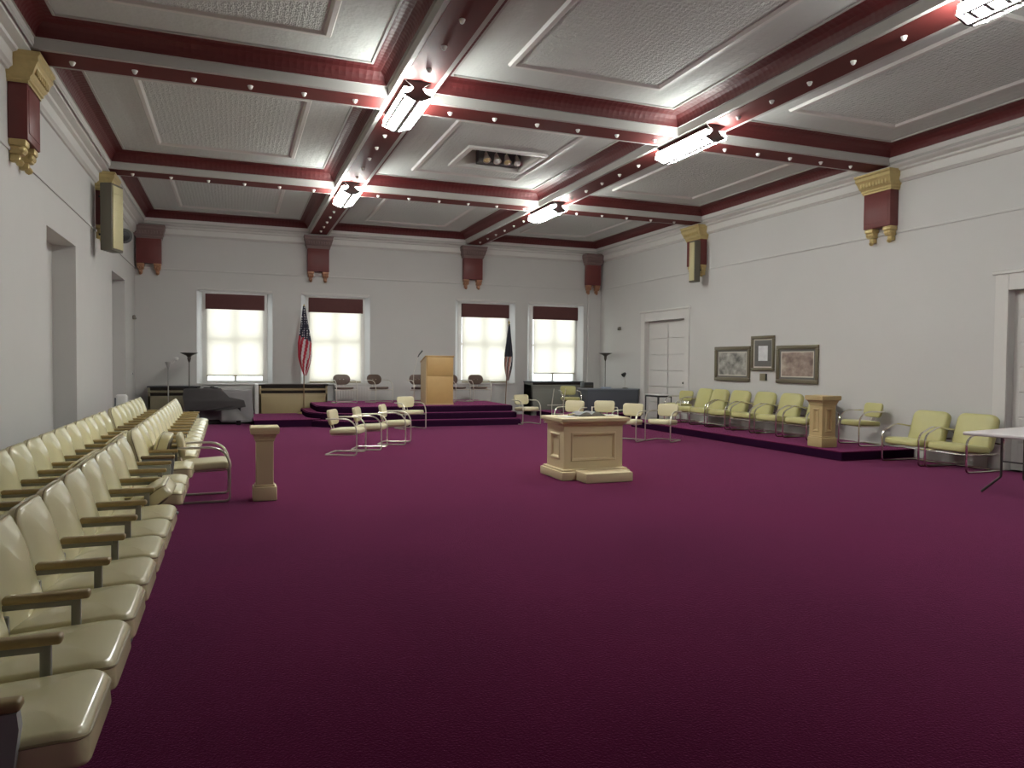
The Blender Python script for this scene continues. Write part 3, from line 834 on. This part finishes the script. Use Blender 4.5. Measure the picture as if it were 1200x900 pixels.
bm = new(); bbox(bm, 4.13, 4.80, 8.26, 8.60, 0, .125, .016); build('kneeling_step', bm, STONE, t)
bm = new(); box(bm, ax0+.05, ax1-.05, ay0+.05, ay1-.05, .13, .71)
framed(bm, (ax0, ay0, .13), (1, 0, 0), (0, 0, 1), ax1-ax0, .58, .10, .02)
framed(bm, (ax0, ay1, .13), (0, -1, 0), (0, 0, 1), ay1-ay0, .58, .12, .02)
framed(bm, (ax1, ay0, .13), (0, 1, 0), (0, 0, 1), ay1-ay0, .58, .12, .02)
framed(bm, (ax1, ay1, .13), (-1, 0, 0), (0, 0, 1), ax1-ax0, .58, .10, .02)
build('body', bm, STONE, t, smooth=False)
bm = new()
bbox(bm, ax0-.02, ax1+.02, ay0-.02, ay1+.02, .695, .725, .008); bbox(bm, ax0-.045, ax1+.045, ay0-.05, ay1+.05, .72, .755, .014); bbox(bm, ax0-.07, ax1+.07, ay0-.085, ay1+.085, .75, .80, .012)
build('top_slab', bm, STONE, t)
# things on the altar
def book(name, x, y, z, w, d, rz, m1, label, cat):
    t = empty(name, (x, y, z), rz); tag(t, label, cat)
    bm = new(); box(bm, -w/2, w/2, -d/2, d/2, 0, .008); build('cover', bm, DARK, t)
    for s in (-1, 1):
        bm = new(); n = 8; a = []
        for k in range(n+1):
            u = k/n; a.append((s*u*w*.48, .010+.045*math.sin(PI*min(1, u*1.15))*(1-u*.5)+.012))
        lo = [bm.verts.new((x_, -d*.47, z_)) for x_, z_ in a]; hi = [bm.verts.new((x_, d*.47, z_)) for x_, z_ in a]
        l2 = [bm.verts.new((x_, -d*.47, .008)) for x_, z_ in a]; h2 = [bm.verts.new((x_, d*.47, .008)) for x_, z_ in a]
        for k in range(n):
            bm.faces.new((lo[k], lo[k+1], hi[k+1], hi[k])); bm.faces.new((lo[k], lo[k+1], l2[k+1], l2[k])); bm.faces.new((hi[k], hi[k+1], h2[k+1], h2[k]))
        bm.faces.new((lo[-1], hi[-1], h2[-1], l2[-1]))
        build('pages', bm, m1, t)
book('open_book', 4.50, 9.02, .80, .42, .30, .05, BOOKG, 'dark grey open book lying on the back of the altar top', 'book')
def sheet(name, x, y, z, w, d, rz, label, cat):
    bm = new(); n = 6; g = [[bm.verts.new((-w/2+w*i/n, -d/2+d*j/n, .003+.006*math.sin(i*1.3+j*.9)**2)) for j in range(n+1)] for i in range(n+1)]
    for i in range(n):
        for j in range(n): bm.faces.new((g[i][j], g[i+1][j], g[i+1][j+1], g[i][j+1]))
    r = bmesh.ops.solidify(bm, geom=bm.faces[:], thickness=.003)
    o = build(name, bm, PAPER, None, (x, y, z), rz); tag(o, label, cat); return o
sheet('paper_booklet', 4.13, 8.84, .803, .26, .22, .4, 'white paper booklet at the left front corner of the altar top', 'paper')
sheet('paper_sheet', 4.83, 8.95, .803, .18, .26, -.2, 'white paper sheet at the right end of the altar top', 'paper')
bm = new(); tube(bm, [(4.22, 9.0, .818), (4.36, 9.06, .822)], .012, 8); o = build('gavel_handle', bm, STONE2); tag(o, 'short pale rod lying beside the open book on the altar', 'rod')

def pedestal(x, y, z, rz, w, H, label, m, panel):
    t = empty('pedestal', (x, y, z), rz); tag(t, label, 'pedestal')
    h = w/2
    bm = new(); fl = .022 if panel else .035; bbox(bm, -h-fl, h+fl, -h-fl, h+fl, 0, .15*H/.8, .012); bbox(bm, -h-fl*.4, h+fl*.4, -h-fl*.4, h+fl*.4, .145*H/.8, .175*H/.8, .012); build('base', bm, m, t)
    bm = new(); z0, z1 = .17*H/.8, H-.14
    if panel:
        box(bm, -h+.05, h-.05, -h+.05, h-.05, z0, z1)
        for P, U in (((-h, -h), (1, 0, 0)), ((h, -h), (0, 1, 0)), ((h, h), (-1, 0, 0)), ((-h, h), (0, -1, 0))):
            framed(bm, (*P, z0), U, (0, 0, 1), w, z1-z0, w*.24, .018)
    else: bbox(bm, -h, h, -h, h, z0, z1, .008)
    build('shaft', bm, m, t, smooth=False)
    bm = new(); prev = None
    for d, zz in ((0, H-.16), (.012, H-.15), (.012, H-.13), (.02, H-.12), (.03, H-.085), (.055, H-.075), (.055, H-.06), (.06, H-.055), (.06, H-.01), (.05, H)):
        cur = [(-h-d, -h-d, zz), (h+d, -h-d, zz), (h+d, h+d, zz), (-h-d, h+d, zz)]
        if prev: ringquad(bm, prev, cur, 0)
        prev = cur
    bm.faces.new([bm.verts.new(q) for q in prev]); build('cap', bm, m, t, smooth=False)
    return t
pedestal(.31, 8.42, 0, 0, .18, .80, 'slim cream pedestal standing alone on the carpet by the theatre seats', STONE, False)
pedestal(9.27, 9.72, .15, 0, .285, .86, 'square tan pedestal with sunken panel in front of the right wall chairs', STONE2, True)

t = empty('lectern', (4.83, 17.92, .45)); tag(t, 'tall tan wooden lectern at the front of the platform', 'lectern')
bm = new(); box(bm, -.335, .335, -.02, 0.0, 0, 1.20); 
bbox(bm, -.335, .335, -.034, -.018, .03, .71, .004); bbox(bm, -.335, .335, -.034, -.018, .722, 1.20, .004); build('front_panel', bm, OAK, t)
for s in (-1, 1):
    bm = new(); prism(bm, [(0, 0), (.52, 0), (.52, 1.06), (0, 1.20)], -.012, .012, M=Matrix.Translation((s*.345, 0, 0)) @ Matrix(((0, 0, 1, 0), (1, 0, 0, 0), (0, 1, 0, 0), (0, 0, 0, 1)))); build('side_panel', bm, OAKL, t, smooth=False)
bm = new(); M = Matrix.Translation((0, .26, 1.145)) @ Matrix.Rotation(-math.atan2(.14, .52), 4, 'X'); bbox(bm, -.375, .375, -.30, .28, -.012, .016, .005, M=M); build('reading_top', bm, OAK, t)
bm = new(); bbox(bm, -.33, .33, .03, .50, .5, .52, .004); build('shelf', bm, OAK, t)
bm = new(); bbox(bm, -.37, .37, -.04, .53, 0, .035, .008); build('base', bm, OAKL, t)
# microphone on a gooseneck stand
t = empty('microphone_stand', (4.22, 18.15, .45)); tag(t, 'black microphone on a thin slanted stand left of the lectern', 'microphone')
bm = new(); lathe(bm, [(.13, 0), (.13, .012), (.03, .025), (.012, .05)], (0, 0, 0), 20); build('base', bm, BLACK, t)
bm = new(); tube(bm, fillet([(0, 0, .03), (0, 0, .80), (.10, -.02, 1.20)], .3, 8), .006, 8); build('gooseneck', bm, CHROMEP, t)
bm = new(); tube(bm, [(.10, -.02, 1.19), (.13, -.025, 1.25), (.215, -.04, 1.36)], [.010, .016, .020], 10); build('microphone_head', bm, BLACK, t)

# ------------------------------------------------------------------ flags
def flag(loc, H, zt, zb, label, us, lean=0.):
    t = empty('flag', loc); tag(t, label, 'flag', 'flags on the platform')
    bm = new(); lathe(bm, [(.16, 0), (.16, .02), (.06, .05), (.03, .09), (.016, .10)], (0, 0, 0), 20); build('base', bm, GOLD, t)
    bm = new(); tube(bm, [(0, 0, .05), (lean, 0, H)], .013, 8); build('pole', bm, mat('flag_pole_wood', (.22, .13, .06), .35), t)
    bm = new(); lathe(bm, [(.0, 0), (.03, .02), (.034, .04), (.012, .07), (.03, .10), (.03, .13), (0, .20)], (lean, 0, H), 12); build('finial', bm, GOLD, t)
    bm = new(); NZ, NT = 40, 64; rows = []
    for j in range(NZ+1):
        v = j/NZ; z = zt+(zb-zt)*v; row = []
        wdt = ((.03+.14*min(1, v*1.9)**1.1) * (1-.78*max(0, (v-.72)/.28)**1.3))*(1. if us else .72)
        for i in range(NT):
            a = 2*PI*i/NT
            pl = 1+.28*math.cos(a*7+v*2.2)+.12*math.cos(a*11-v)
            row.append(bm.verts.new((lean*z/H+(.03*v)+wdt*math.cos(a)*(.85+.15*pl), -.02+wdt*.62*math.sin(a)*pl, z)))
        rows.append(row)
    for j in range(NZ):
        v = (j+.5)/NZ
        for i in range(NT):
            f = bm.faces.new((rows[j][i], rows[j][(i+1) % NT], rows[j+1][(i+1) % NT], rows[j+1][i]))
            if us:
                canton = v < .47+.05*math.cos(2*PI*i/NT)
                f.material_index = 0 if canton else (1 if ((i+int(j*.55)) // 4) % 2 else 2)
                if not canton and math.cos(2*PI*i/NT) < -.75: f.material_index = 1
            else:
                f.material_index = 0 if v < .58 or math.cos(2*PI*i/NT) > .6 else (1 if (i+j//3) % 9 < 5 else 2 if (i+j//3) % 9 < 7 else 0)
    build('cloth', bm, [STARS, FRED, FWHITE] if us else [FNAVY, FTAN, FWHITE], t, angle=80)
    return t
flag((1.68, 19.55, .17), 2.62, 2.75, .98, 'striped flag with starred navy corner, furled on a pole by the left windows', True)
flag((7.26, 19.75, 0), 2.55, 2.62, 1.02, 'dark navy flag furled on a leaning pole right of the third window', False, .10)

# ------------------------------------------------------------------ lamps
def torchiere(loc, H, label, m):
    t = empty('floor_lamp', loc); tag(t, label, 'floor lamp')
    bm = new(); lathe(bm, [(.14, 0), (.14, .015), (.04, .03), (.012, .05)], (0, 0, 0), 24); build('base', bm, m, t)
    bm = new(); tube(bm, [(0, 0, .03), (0, 0, H-.22)], .011, 10); build('pole', bm, m, t)
    bm = new(); lathe(bm, [(.012, H-.24), (.03, H-.20), (.045, H-.14), (.04, H-.11), (.07, H-.07), (.16, H-.03), (.21, H), (.205, H), (.15, H-.025), (.05, H-.06), (0, H-.07)], (0, 0, 0), 28); build('bowl_shade', bm, m, t)
    return t
torchiere((-1.02, 19.55, 0), 1.70, 'bronze torchiere floor lamp with bowl shade left of the left window', LAMPM)
torchiere((10.28, 19.4, .16), 1.68, 'bronze torchiere floor lamp behind the desk in the right back corner', LAMPM)
t = empty('floor_lamp', (-1.48, 19.5, 0)); tag(t, 'pale grey pole lamp with a small white spot head, in the left back corner', 'floor lamp')
bm = new(); lathe(bm, [(.13, 0), (.13, .015), (.03, .03), (.014, .05)], (0, 0, 0), 20); build('base', bm, LAMPG, t)
bm = new(); tube(bm, [(0, 0, .03), (0, 0, 1.22), (0, 0, 1.42)], [.012, .014, .016], 10); build('pole', bm, LAMPG, t)
bm = new(); lathe(bm, [(.016, 1.30), (.04, 1.38), (.075, 1.47), (.07, 1.47), (0, 1.42)], (0, 0, 0), 18); build('cup_shade', bm, LAMPG, t)
bm = new(); tube(bm, fillet([(0, 0, 1.40), (.10, -.02, 1.44), (.17, -.03, 1.52)], .04), .009, 8); lathe(bm, [(0, -.06), (.04, -.045), (.055, 0), (.05, .03), (0, .045)], (.18, -.03, 1.55), 16); build('spot_head', bm, WHITEP, t)

# ------------------------------------------------------------------ radiator covers, piano, corner things
def radiator_cover(x0, x1, y0, z1, label, panelm, topm, post=False, grille=True):
    t = empty('radiator_cover', ((x0+x1)/2, y0, 0)); tag(t, label, 'radiator cover')
    h = (x1-x0)/2; d = YB-.05-y0
    bm = new(); bbox(bm, -h, h, 0, d, 0, z1-.24, .006); bbox(bm, -h, -h+.05, 0, d, 0, z1-.04, .004); bbox(bm, h-.05, h, 0, d, 0, z1-.04, .004); box(bm, -h, h, .05 if grille else 0, d, z1-.24, z1-.05 if grille else z1-.10)
    bbox(bm, -h, h, -.01, .05, z1-.16, z1-.115, .004); build('body', bm, panelm, t)
    bm = new(); bbox(bm, -h+.05, h-.05, -.012, .0, .08, z1-.30, .006); build('front_panel', bm, panelm, t)
    bm = new()
    for z in ((z1-.235, z1-.10) if grille else (z1-.10,)):
        box(bm, -h+.05, h-.05, .02, .05, z, z+.07)
        for k in range(4): bbox(bm, -h+.05, h-.05, .002, .03, z+.005+k*.017, z+.012+k*.017, .002)
    build('grille', bm, GRILLE, t)
    bm = new(); bbox(bm, -h-.02, h+.02, -.025, d, z1-.035, z1, .006); build('top', bm, topm, t)
    if post:
        bm = new(); bbox(bm, -h-.10, -h-.015, -.06, d, 0, z1+.0, .012); build('white_end_post', bm, TRIMW, t)
radiator_cover(-1.95, -.80, 19.75, .88, 'brown-topped radiator cover in the left back corner behind the lamps', mat('dim_cover', (.25, .22, .14), .5), SILLD)
radiator_cover(.60, 2.30, 19.80, .92, 'cream radiator cover with dark grille below the striped flag', COVERC, GRILLE, True)
radiator_cover(8.05, 9.72, 19.72, .99, 'grey radiator cover with dark top under the right back window', COVERG, SILLD, False, False)
bm = new(); bbox(bm, 2.55, 3.5, YB-.16, YB-.03, .45, .88, .01); bbox(bm, 2.5, 3.55, YB-.18, YB-.03, .87, .91, .008)
for k in range(12): bbox(bm, 2.62+k*.07, 2.66+k*.07, YB-.172, YB-.155, .50, .83, .004)
tag(build('low_radiator', bm, TRIMW), 'low white radiator under the second window behind the brown chairs', 'radiator')

def drape(bm, x0, x1, y0, y1, z1, z0f, n=28, amp=.02, seed=0, skew=None):
    """cloth box hanging over a block: top sheet then front and side falls, with folds"""
    rnd = random.Random(seed); ph = [rnd.uniform(0, 6) for _ in range(4)]
    rings = []
    per = []
    m = n
    for k in range(m): per.append((x0+(x1-x0)*k/m, y0, k/m))
    for k in range(m//2): per.append((x1, y0+(y1-y0)*k/(m//2), 1))
    for k in range(m): per.append((x1-(x1-x0)*k/m, y1, 1-k/m))
    for k in range(m//2): per.append((x0, y1-(y1-y0)*k/(m//2), 0))
    cx, cy = (x0+x1)/2, (y0+y1)/2
    for s, zz in ((.5, 1), (.95, 1), (1.0, .985), (1.01, .9), (1.02, .7), (1.03, .4), (1.05, 0)):
        ring = []
        for i, (x, y, u) in enumerate(per):
            fall = z0f(u) if callable(z0f) else z0f
            z = fall+(z1-fall)*zz
            w = amp*(1-zz)*(math.sin(i*.9+ph[0])+.6*math.sin(i*2.1+ph[1])) if zz < .985 else 0
            top = .012*math.sin(x*9+ph[2])*math.sin(y*8+ph[3]) if zz >= .985 else 0
            dx, dy = (x-cx), (y-cy); l = math.hypot(dx, dy)
            ring.append(bm.verts.new((cx+dx*s+dx/l*w, cy+dy*s+dy/l*w, z+top)))
        rings.append(ring)
    k = len(per)
    for a, b in zip(rings, rings[1:]):
        for i in range(k): bm.faces.new((a[i], a[(i+1) % k], b[(i+1) % k], b[i]))
    bm.faces.new(rings[0])
t = empty('covered_piano', (0, 0, 0)); tag(t, 'piano under grey quilted covers below the left window', 'piano')
bm = new(); bbox(bm, -1.02, .36, 18.75, 19.35, .06, .79, .03); bbox(bm, -1.0, .20, 18.38, 18.8, .44, .56, .02)
for x in (-.92, .10): bbox(bm, x-.05, x+.05, 18.4, 18.5, 0, .5, .01)
bbox(bm, -1.02, .36, 18.75, 19.35, 0, .07, .01); build('cabinet', bm, mat('piano_dark', (.03, .027, .027), .5), t)
bm = new(); drape(bm, -1.06, .40, 18.70, 19.40, .82, lambda u: .05 if u > .5 else .12, seed=3); build('grey_quilted_cover', bm, CLOTHG, t, angle=60)
def cloth_strip(name, sections, m, n=16, amp=.012):
    bm = new(); rows = []
    S = []
    for k in range(len(sections)-1):
        for q in range(5):
            w_ = q/5; S.append([sections[k][i]*(1-w_)+sections[k+1][i]*w_ for i in range(4)])
    S.append(list(sections[-1]))
    for k, (xa, xb, y, z) in enumerate(S):
        rows.append([bm.verts.new((xa+(xb-xa)*i/n, y+amp*math.sin(i*1.1+k*.25)*(k/len(S)), z+amp*.6*math.sin(i*.8+k*.5))) for i in range(n+1)])
    for a_, b_ in zip(rows, rows[1:]):
        for i in range(n): bm.faces.new((a_[i], a_[i+1], b_[i+1], b_[i]))
    bmesh.ops.solidify(bm, geom=bm.faces[:], thickness=.012)
    return build(name, bm, m, t, angle=70)
cloth_strip('dark_cover', [(-1.02, -.30, 19.1, .85), (-1.10, -.28, 18.68, .84), (-1.10, -.10, 18.45, .66), (-1.08, .22, 18.33, .58), (-1.06, .26, 18.31, .44), (-1.04, -.30, 18.31, .36)], CLOTHD)
bm = new()
pts = [(-.28, 18.34, .42), (.06, 18.34, .42), (.33, 18.30, .12), (-.26, 18.30, .12)]
NU = 12; g = []
for i in range(NU+1):
    u = i/NU; a = Vector(pts[0]).lerp(Vector(pts[1]), u); b = Vector(pts[3]).lerp(Vector(pts[2]), u); row = []
    for j in range(NU+1):
        v = j/NU; q = a.lerp(b, v); q.y += .025*math.sin(u*9)*v; row.append(bm.verts.new(q))
    g.append(row)
for i in range(NU):
    for j in range(NU): bm.faces.new((g[i][j], g[i+1][j], g[i+1][j+1], g[i][j+1]))
bmesh.ops.solidify(bm, geom=bm.faces[:], thickness=.012)
build('light_cover_flap', bm, CLOTHL, t)
bm = new(); bbox(bm, -.16, .16, -.11, .11, 0, .035, .012); lathe(bm, [(.05, .03), (.05, .05), (.03, .06), (0, .062)], (.03, 0, 0), 14)
tag(build('black_case', bm, DARK, None, (-.52, 19.15, .835), .1), 'small black case lying on top of the covered piano', 'case')
t = empty('portable_fan', (-1.98, 15.55, 0)); tag(t, 'narrow pale upright fan heater at the far end of the wall row', 'heater')
bm = new(); bbox(bm, -.10, .10, -.06, .06, .03, .86, .045, 4); build('housing', bm, WHITEP, t)
bm = new(); bbox(bm, -.115, -.085, -.055, .055, .10, .80, .012); build('dark_side', bm, GREYB, t)
bm = new(); lathe(bm, [(.15, 0), (.15, .02), (.10, .035)], (0, 0, 0), 20); build('base', bm, GREYB, t)

# ------------------------------------------------------------------ right back: desk and small things
t = empty('desk', (9.74, 18.15, .16), -.03); tag(t, 'grey blue desk with modesty panel in the right back corner', 'desk')
bm = new(); bbox(bm, -.80, .80, -.30, .36, .64, .675, .006); build('desk_top', bm, GREYT, t)
bm = new(); bbox(bm, -.77, .77, -.28, -.255, .03, .64, .004); build('modesty_panel', bm, GREYB, t)
for s in (-1, 1):
    bm = new(); bbox(bm, s*.76-.015, s*.76+.015, -.28, .34, .0, .64, .004); build('side_panel', bm, GREYB, t)
bm = new(); bbox(bm, -.15, .15, -.13, .13, 0, .83, .02); bm2 = bm
o = build('amplifier_cabinet', bm, DARK, None, (9.36, 18.75, .16)); tag(o, 'black amplifier cabinet standing behind the left end of the desk', 'amplifier')
bm = new(); bbox(bm, -.13, .13, -.142, -.126, .1, .75, .006); build('front_grille', bm, GRILLE, o)
t = empty('desk_lamp', (10.22, 18.1, .836)); tag(t, 'small black desk lamp on the right end of the desk', 'desk lamp')
bm = new(); lathe(bm, [(.085, 0), (.085, .012), (.02, .025)], (0, 0, 0), 20); build('base', bm, BLACK, t)
bm = new(); tube(bm, fillet([(0, 0, .02), (0, 0, .30), (-.03, 0, .37)], .05), .007, 8); build('stem', bm, CHROMEP, t)
bm = new(); M = Matrix.Translation((-.05, -.02, .39)) @ Matrix.Rotation(math.radians(50), 4, 'Y'); lathe(bm, [(0, .07), (.03, .06), (.05, .02), (.065, -.05), (.06, -.05), (0, .0)], (0, 0, 0), 16, M=M); build('lamp_shade', bm, BLACK, t)
bm = new()
for k in range(4): bbox(bm, -.12+.006*k, .12-.004*k, -.09, .09, k*.011, .010+k*.011, .002)
tag(build('paper_stack', bm, mat('pale_blue_paper', (.45, .50, .62), .7), None, (9.62, 18.1, .836), .1), 'short stack of pale blue papers on the desk', 'paper')
t = empty('side_table', (10.08, 16.15, 0)); tag(t, 'small dark metal side table with white top in front of the far door', 'table')
bm = new(); bbox(bm, -.20, .20, -.33, .33, .735, .755, .005); build('table_top', bm, WHITEP, t)
bm = new(); bbox(bm, -.19, .19, -.32, .32, .69, .735, .004); build('apron', bm, BLACK, t)
for sx in (-1, 1):
    for sy in (-1, 1):
        bm = new(); bbox(bm, sx*.18-.011, sx*.18+.011, sy*.31-.011, sy*.31+.011, .0 if sy > 0 else .0, .70, .003); build('leg', bm, BLACK, t)
t = empty('chair_frame', (7.62, 16.9, 0), .12); tag(t, 'bare chrome chair frame without pads before the grey radiator cover', 'chair frame')
for s in (-1, 1):
    bm = new(); tube(bm, fillet([(s*.17+.05, -.02, .88), (s*.17, .0, .47), (s*.17, -.02, .013), (s*.17, .38, .013)], .04), .011, 8); build('leg', bm, CHROMEP, t)
bm = new(); tube(bm, [(-.30, 0, .47), (.28, 0, .47)], .011, 8); tube(bm, [(-.17, .38, .013), (.17, .38, .013)], .011, 8); tube(bm, [(-.17, .0, .25), (.17, .0, .25)], .008, 8); build('cross_bar', bm, CHROMEP, t)

# ------------------------------------------------------------------ right wall pictures and plates
def picture(y0, y1, z0, z1, label, artm, fr, mats):
    t = empty('framed_picture', (XR, (y0+y1)/2, (z0+z1)/2)); tag(t, label, 'picture', 'framed pictures on the right wall')
    h, v = (y1-y0)/2, (z1-z0)/2
    def ringf(bm, a, b, x0, x1, bev=.006):
        bbox(bm, x0, x1, -h+a, h-a, v-b, v-a, bev); bbox(bm, x0, x1, -h+a, h-a, -v+a, -v+b, bev)
        bbox(bm, x0, x1, -h+a, -h+b, -v+b, v-b, bev); bbox(bm, x0, x1, h-b, h-a, -v+b, v-b, bev)
    bm = new(); ringf(bm, 0, fr, -.045, 0, .01); ringf(bm, fr*.75, fr*1.15, -.030, 0, .005); build('frame', bm, FRAMEM, t)
    bm = new(); ringf(bm, fr, fr+mats[0], -.016, -.004, .002); build('outer_mat', bm, MATL if mats[2] else MATD, t)
    bm = new(); ringf(bm, fr+mats[0], fr+mats[0]+mats[1], -.014, -.004, .002); build('inner_mat', bm, MATD if mats[2] else MATL, t)
    i = fr+mats[0]+mats[1]
    bm = new(); box(bm, -.011, -.006, -h+i, h-i, -v+i, v-i); build('artwork', bm, artm, t)
    return t
picture(13.20, 14.45, 1.15, 1.93, 'grey framed picture, leftmost of the three on the right wall', picture_mat('grey_art', [(.32, (.10, .10, .09)), (.5, (.30, .29, .26)), (.68, (.50, .48, .44))], 4, 2.), .075, (.045, .02, False))
picture(12.43, 13.16, 1.39, 2.14, 'upright framed picture with dark mat and narrow white sheet, middle of three', picture_mat('white_sheet', [(.3, (.62, .62, .63)), (.7, (.75, .75, .76))], 8, 5.), .06, (.035, .12, True))
picture(11.19, 12.36, 1.15, 1.92, 'brownish framed landscape picture, rightmost of the three on the right wall', picture_mat('mauve_art', [(.32, (.16, .11, .10)), (.5, (.33, .25, .21)), (.66, (.52, .44, .36))], 3.5, 9.), .075, (.05, .02, False))
bm = new(); bbox(bm, -.03, 0, -.10, .10, -.075, .075, .008); o = build('thermostat', bm, mat('plate_tan', (.22, .19, .12), .4), None, (XR, 12.77, 1.26)); tag(o, 'small tan wall plate below the middle picture', 'wall plate')
bm = new(); bbox(bm, -.034, -.002, -.105, -.085, -.072, .072, .004); build('dark_edge', bm, BLACK, o)
def sensor(loc, rz, label):
    bm = new(); bbox(bm, -.06, .06, -.07, 0, -.05, .05, .02, 3); o = build('motion_sensor', bm, mat('sensor_grey', (.22, .20, .17), .4), None, loc, rz); tag(o, label, 'sensor')
    bm = new(); bbox(bm, -.04, .04, -.082, -.06, -.042, -.005, .012); build('lens', bm, DARK, o)
sensor((XL, 19.9, 2.54), PI/2, 'small grey motion sensor high on the left wall near the back corner')
sensor((XR, 19.03, 2.55), -PI/2, 'small grey motion sensor on the right wall above the desk')
t = empty('security_camera', (XL, 15.9, 3.90)); tag(t, 'small dark bullet camera on the left wall beside the column speaker', 'camera')
bm = new(); lathe(bm, [(.06, 0), (.06, .02), (.02, .04), (.02, .12)], (0, 0, 0), 14, M=Matrix.Rotation(PI/2, 4, 'Y')); build('wall_mount', bm, mat('camera_grey', (.07, .07, .068), .4), t)
bm = new(); M = Matrix.Translation((.16, -.02, -.01)) @ Matrix.Rotation(math.radians(-58), 4, 'Z') @ Matrix.Rotation(math.radians(100), 4, 'Y')
lathe(bm, [(.0, -.14), (.09, -.15), (.11, -.05), (.11, .13), (.10, .14), (.0, .14)], (0, 0, 0), 18, M=M); build('housing', bm, MATS['camera_grey'], t)
bm = new(); lathe(bm, [(.0, .155), (.065, .15), (.08, .135), (0, .135)], (0, 0, 0), 16, M=M); build('lens', bm, BLACK, t); t.scale = (1.5, 1.3, 1.3)
bm = new(); bbox(bm, 0, .012, -.04, .04, -.06, .06, .004); o = build('light_switch', bm, WHITEP, None, (XL, 19.75, 1.18)); tag(o, 'white switch plate on the left wall near the back corner', 'light switch')
bm = new(); bbox(bm, .01, .02, -.012, .012, -.025, .025, .003); build('toggle', bm, GREYB, o)

# ------------------------------------------------------------------ folding table, right edge
t = empty('folding_table', (9.0, 6.03, 0), math.atan2(.25, 1.24)); tag(t, 'white folding table cut off by the right edge of the photo', 'table')
bm = new(); bbox(bm, -.90, .90, -.38, .38, .705, .745, .012, 3); build('table_top', bm, TABLEW, t)
for e in (-1, 1):
    for s in (-1, 1):
        bm = new(); x = e*.56+.03
        tube(bm, fillet([(x, s*.12, .70), (x, s*.12, .22), (x, s*.33, .013)], .05), .014, 8); build('leg', bm, PIPEG, t)
    bm = new(); tube(bm, [(x, -.12, .40), (x, .12, .40)], .010, 8); tube(bm, [(x, -.30, .70), (x, .30, .70)], .012, 8); build('leg_brace', bm, PIPEG, t)

# ------------------------------------------------------------------ world, camera, view
w = bpy.data.worlds.new('World'); bpy.context.scene.world = w; w.use_nodes = True
bg = w.node_tree.nodes['Background']; bg.inputs['Color'].default_value = (.92, .97, 1.0, 1); bg.inputs['Strength'].default_value = 1.7

yaw, pitch, roll, f = .36143, -.02764, .00860, 862.27
F = Vector((math.sin(yaw)*math.cos(pitch), math.cos(yaw)*math.cos(pitch), math.sin(pitch)))
R0 = Vector((math.cos(yaw), -math.sin(yaw), 0)); U0 = R0.cross(F)
R = R0*math.cos(roll)+U0*math.sin(roll); U = -R0*math.sin(roll)+U0*math.cos(roll)
cd = bpy.data.cameras.new('camera'); cam = bpy.data.objects.new('camera', cd); C.objects.link(cam)
cam.matrix_world = Matrix(((R.x, U.x, -F.x, 0), (R.y, U.y, -F.y, 0), (R.z, U.z, -F.z, 1.5), (0, 0, 0, 1)))
cd.sensor_fit = 'HORIZONTAL'; cd.sensor_width = 36; cd.lens = f/1200*36; cd.clip_start = .05; cd.clip_end = 200
sc = bpy.context.scene; sc.camera = cam
sc.view_settings.view_transform = 'Standard'; sc.view_settings.look = 'None'; sc.view_settings.gamma = 1; sc.view_settings.use_curve_mapping = False
sc.view_settings.exposure = 1.9
sc.cycles.use_denoising = True; sc.cycles.max_bounces = 8; sc.cycles.diffuse_bounces = 5; sc.cycles.sample_clamp_indirect = 6
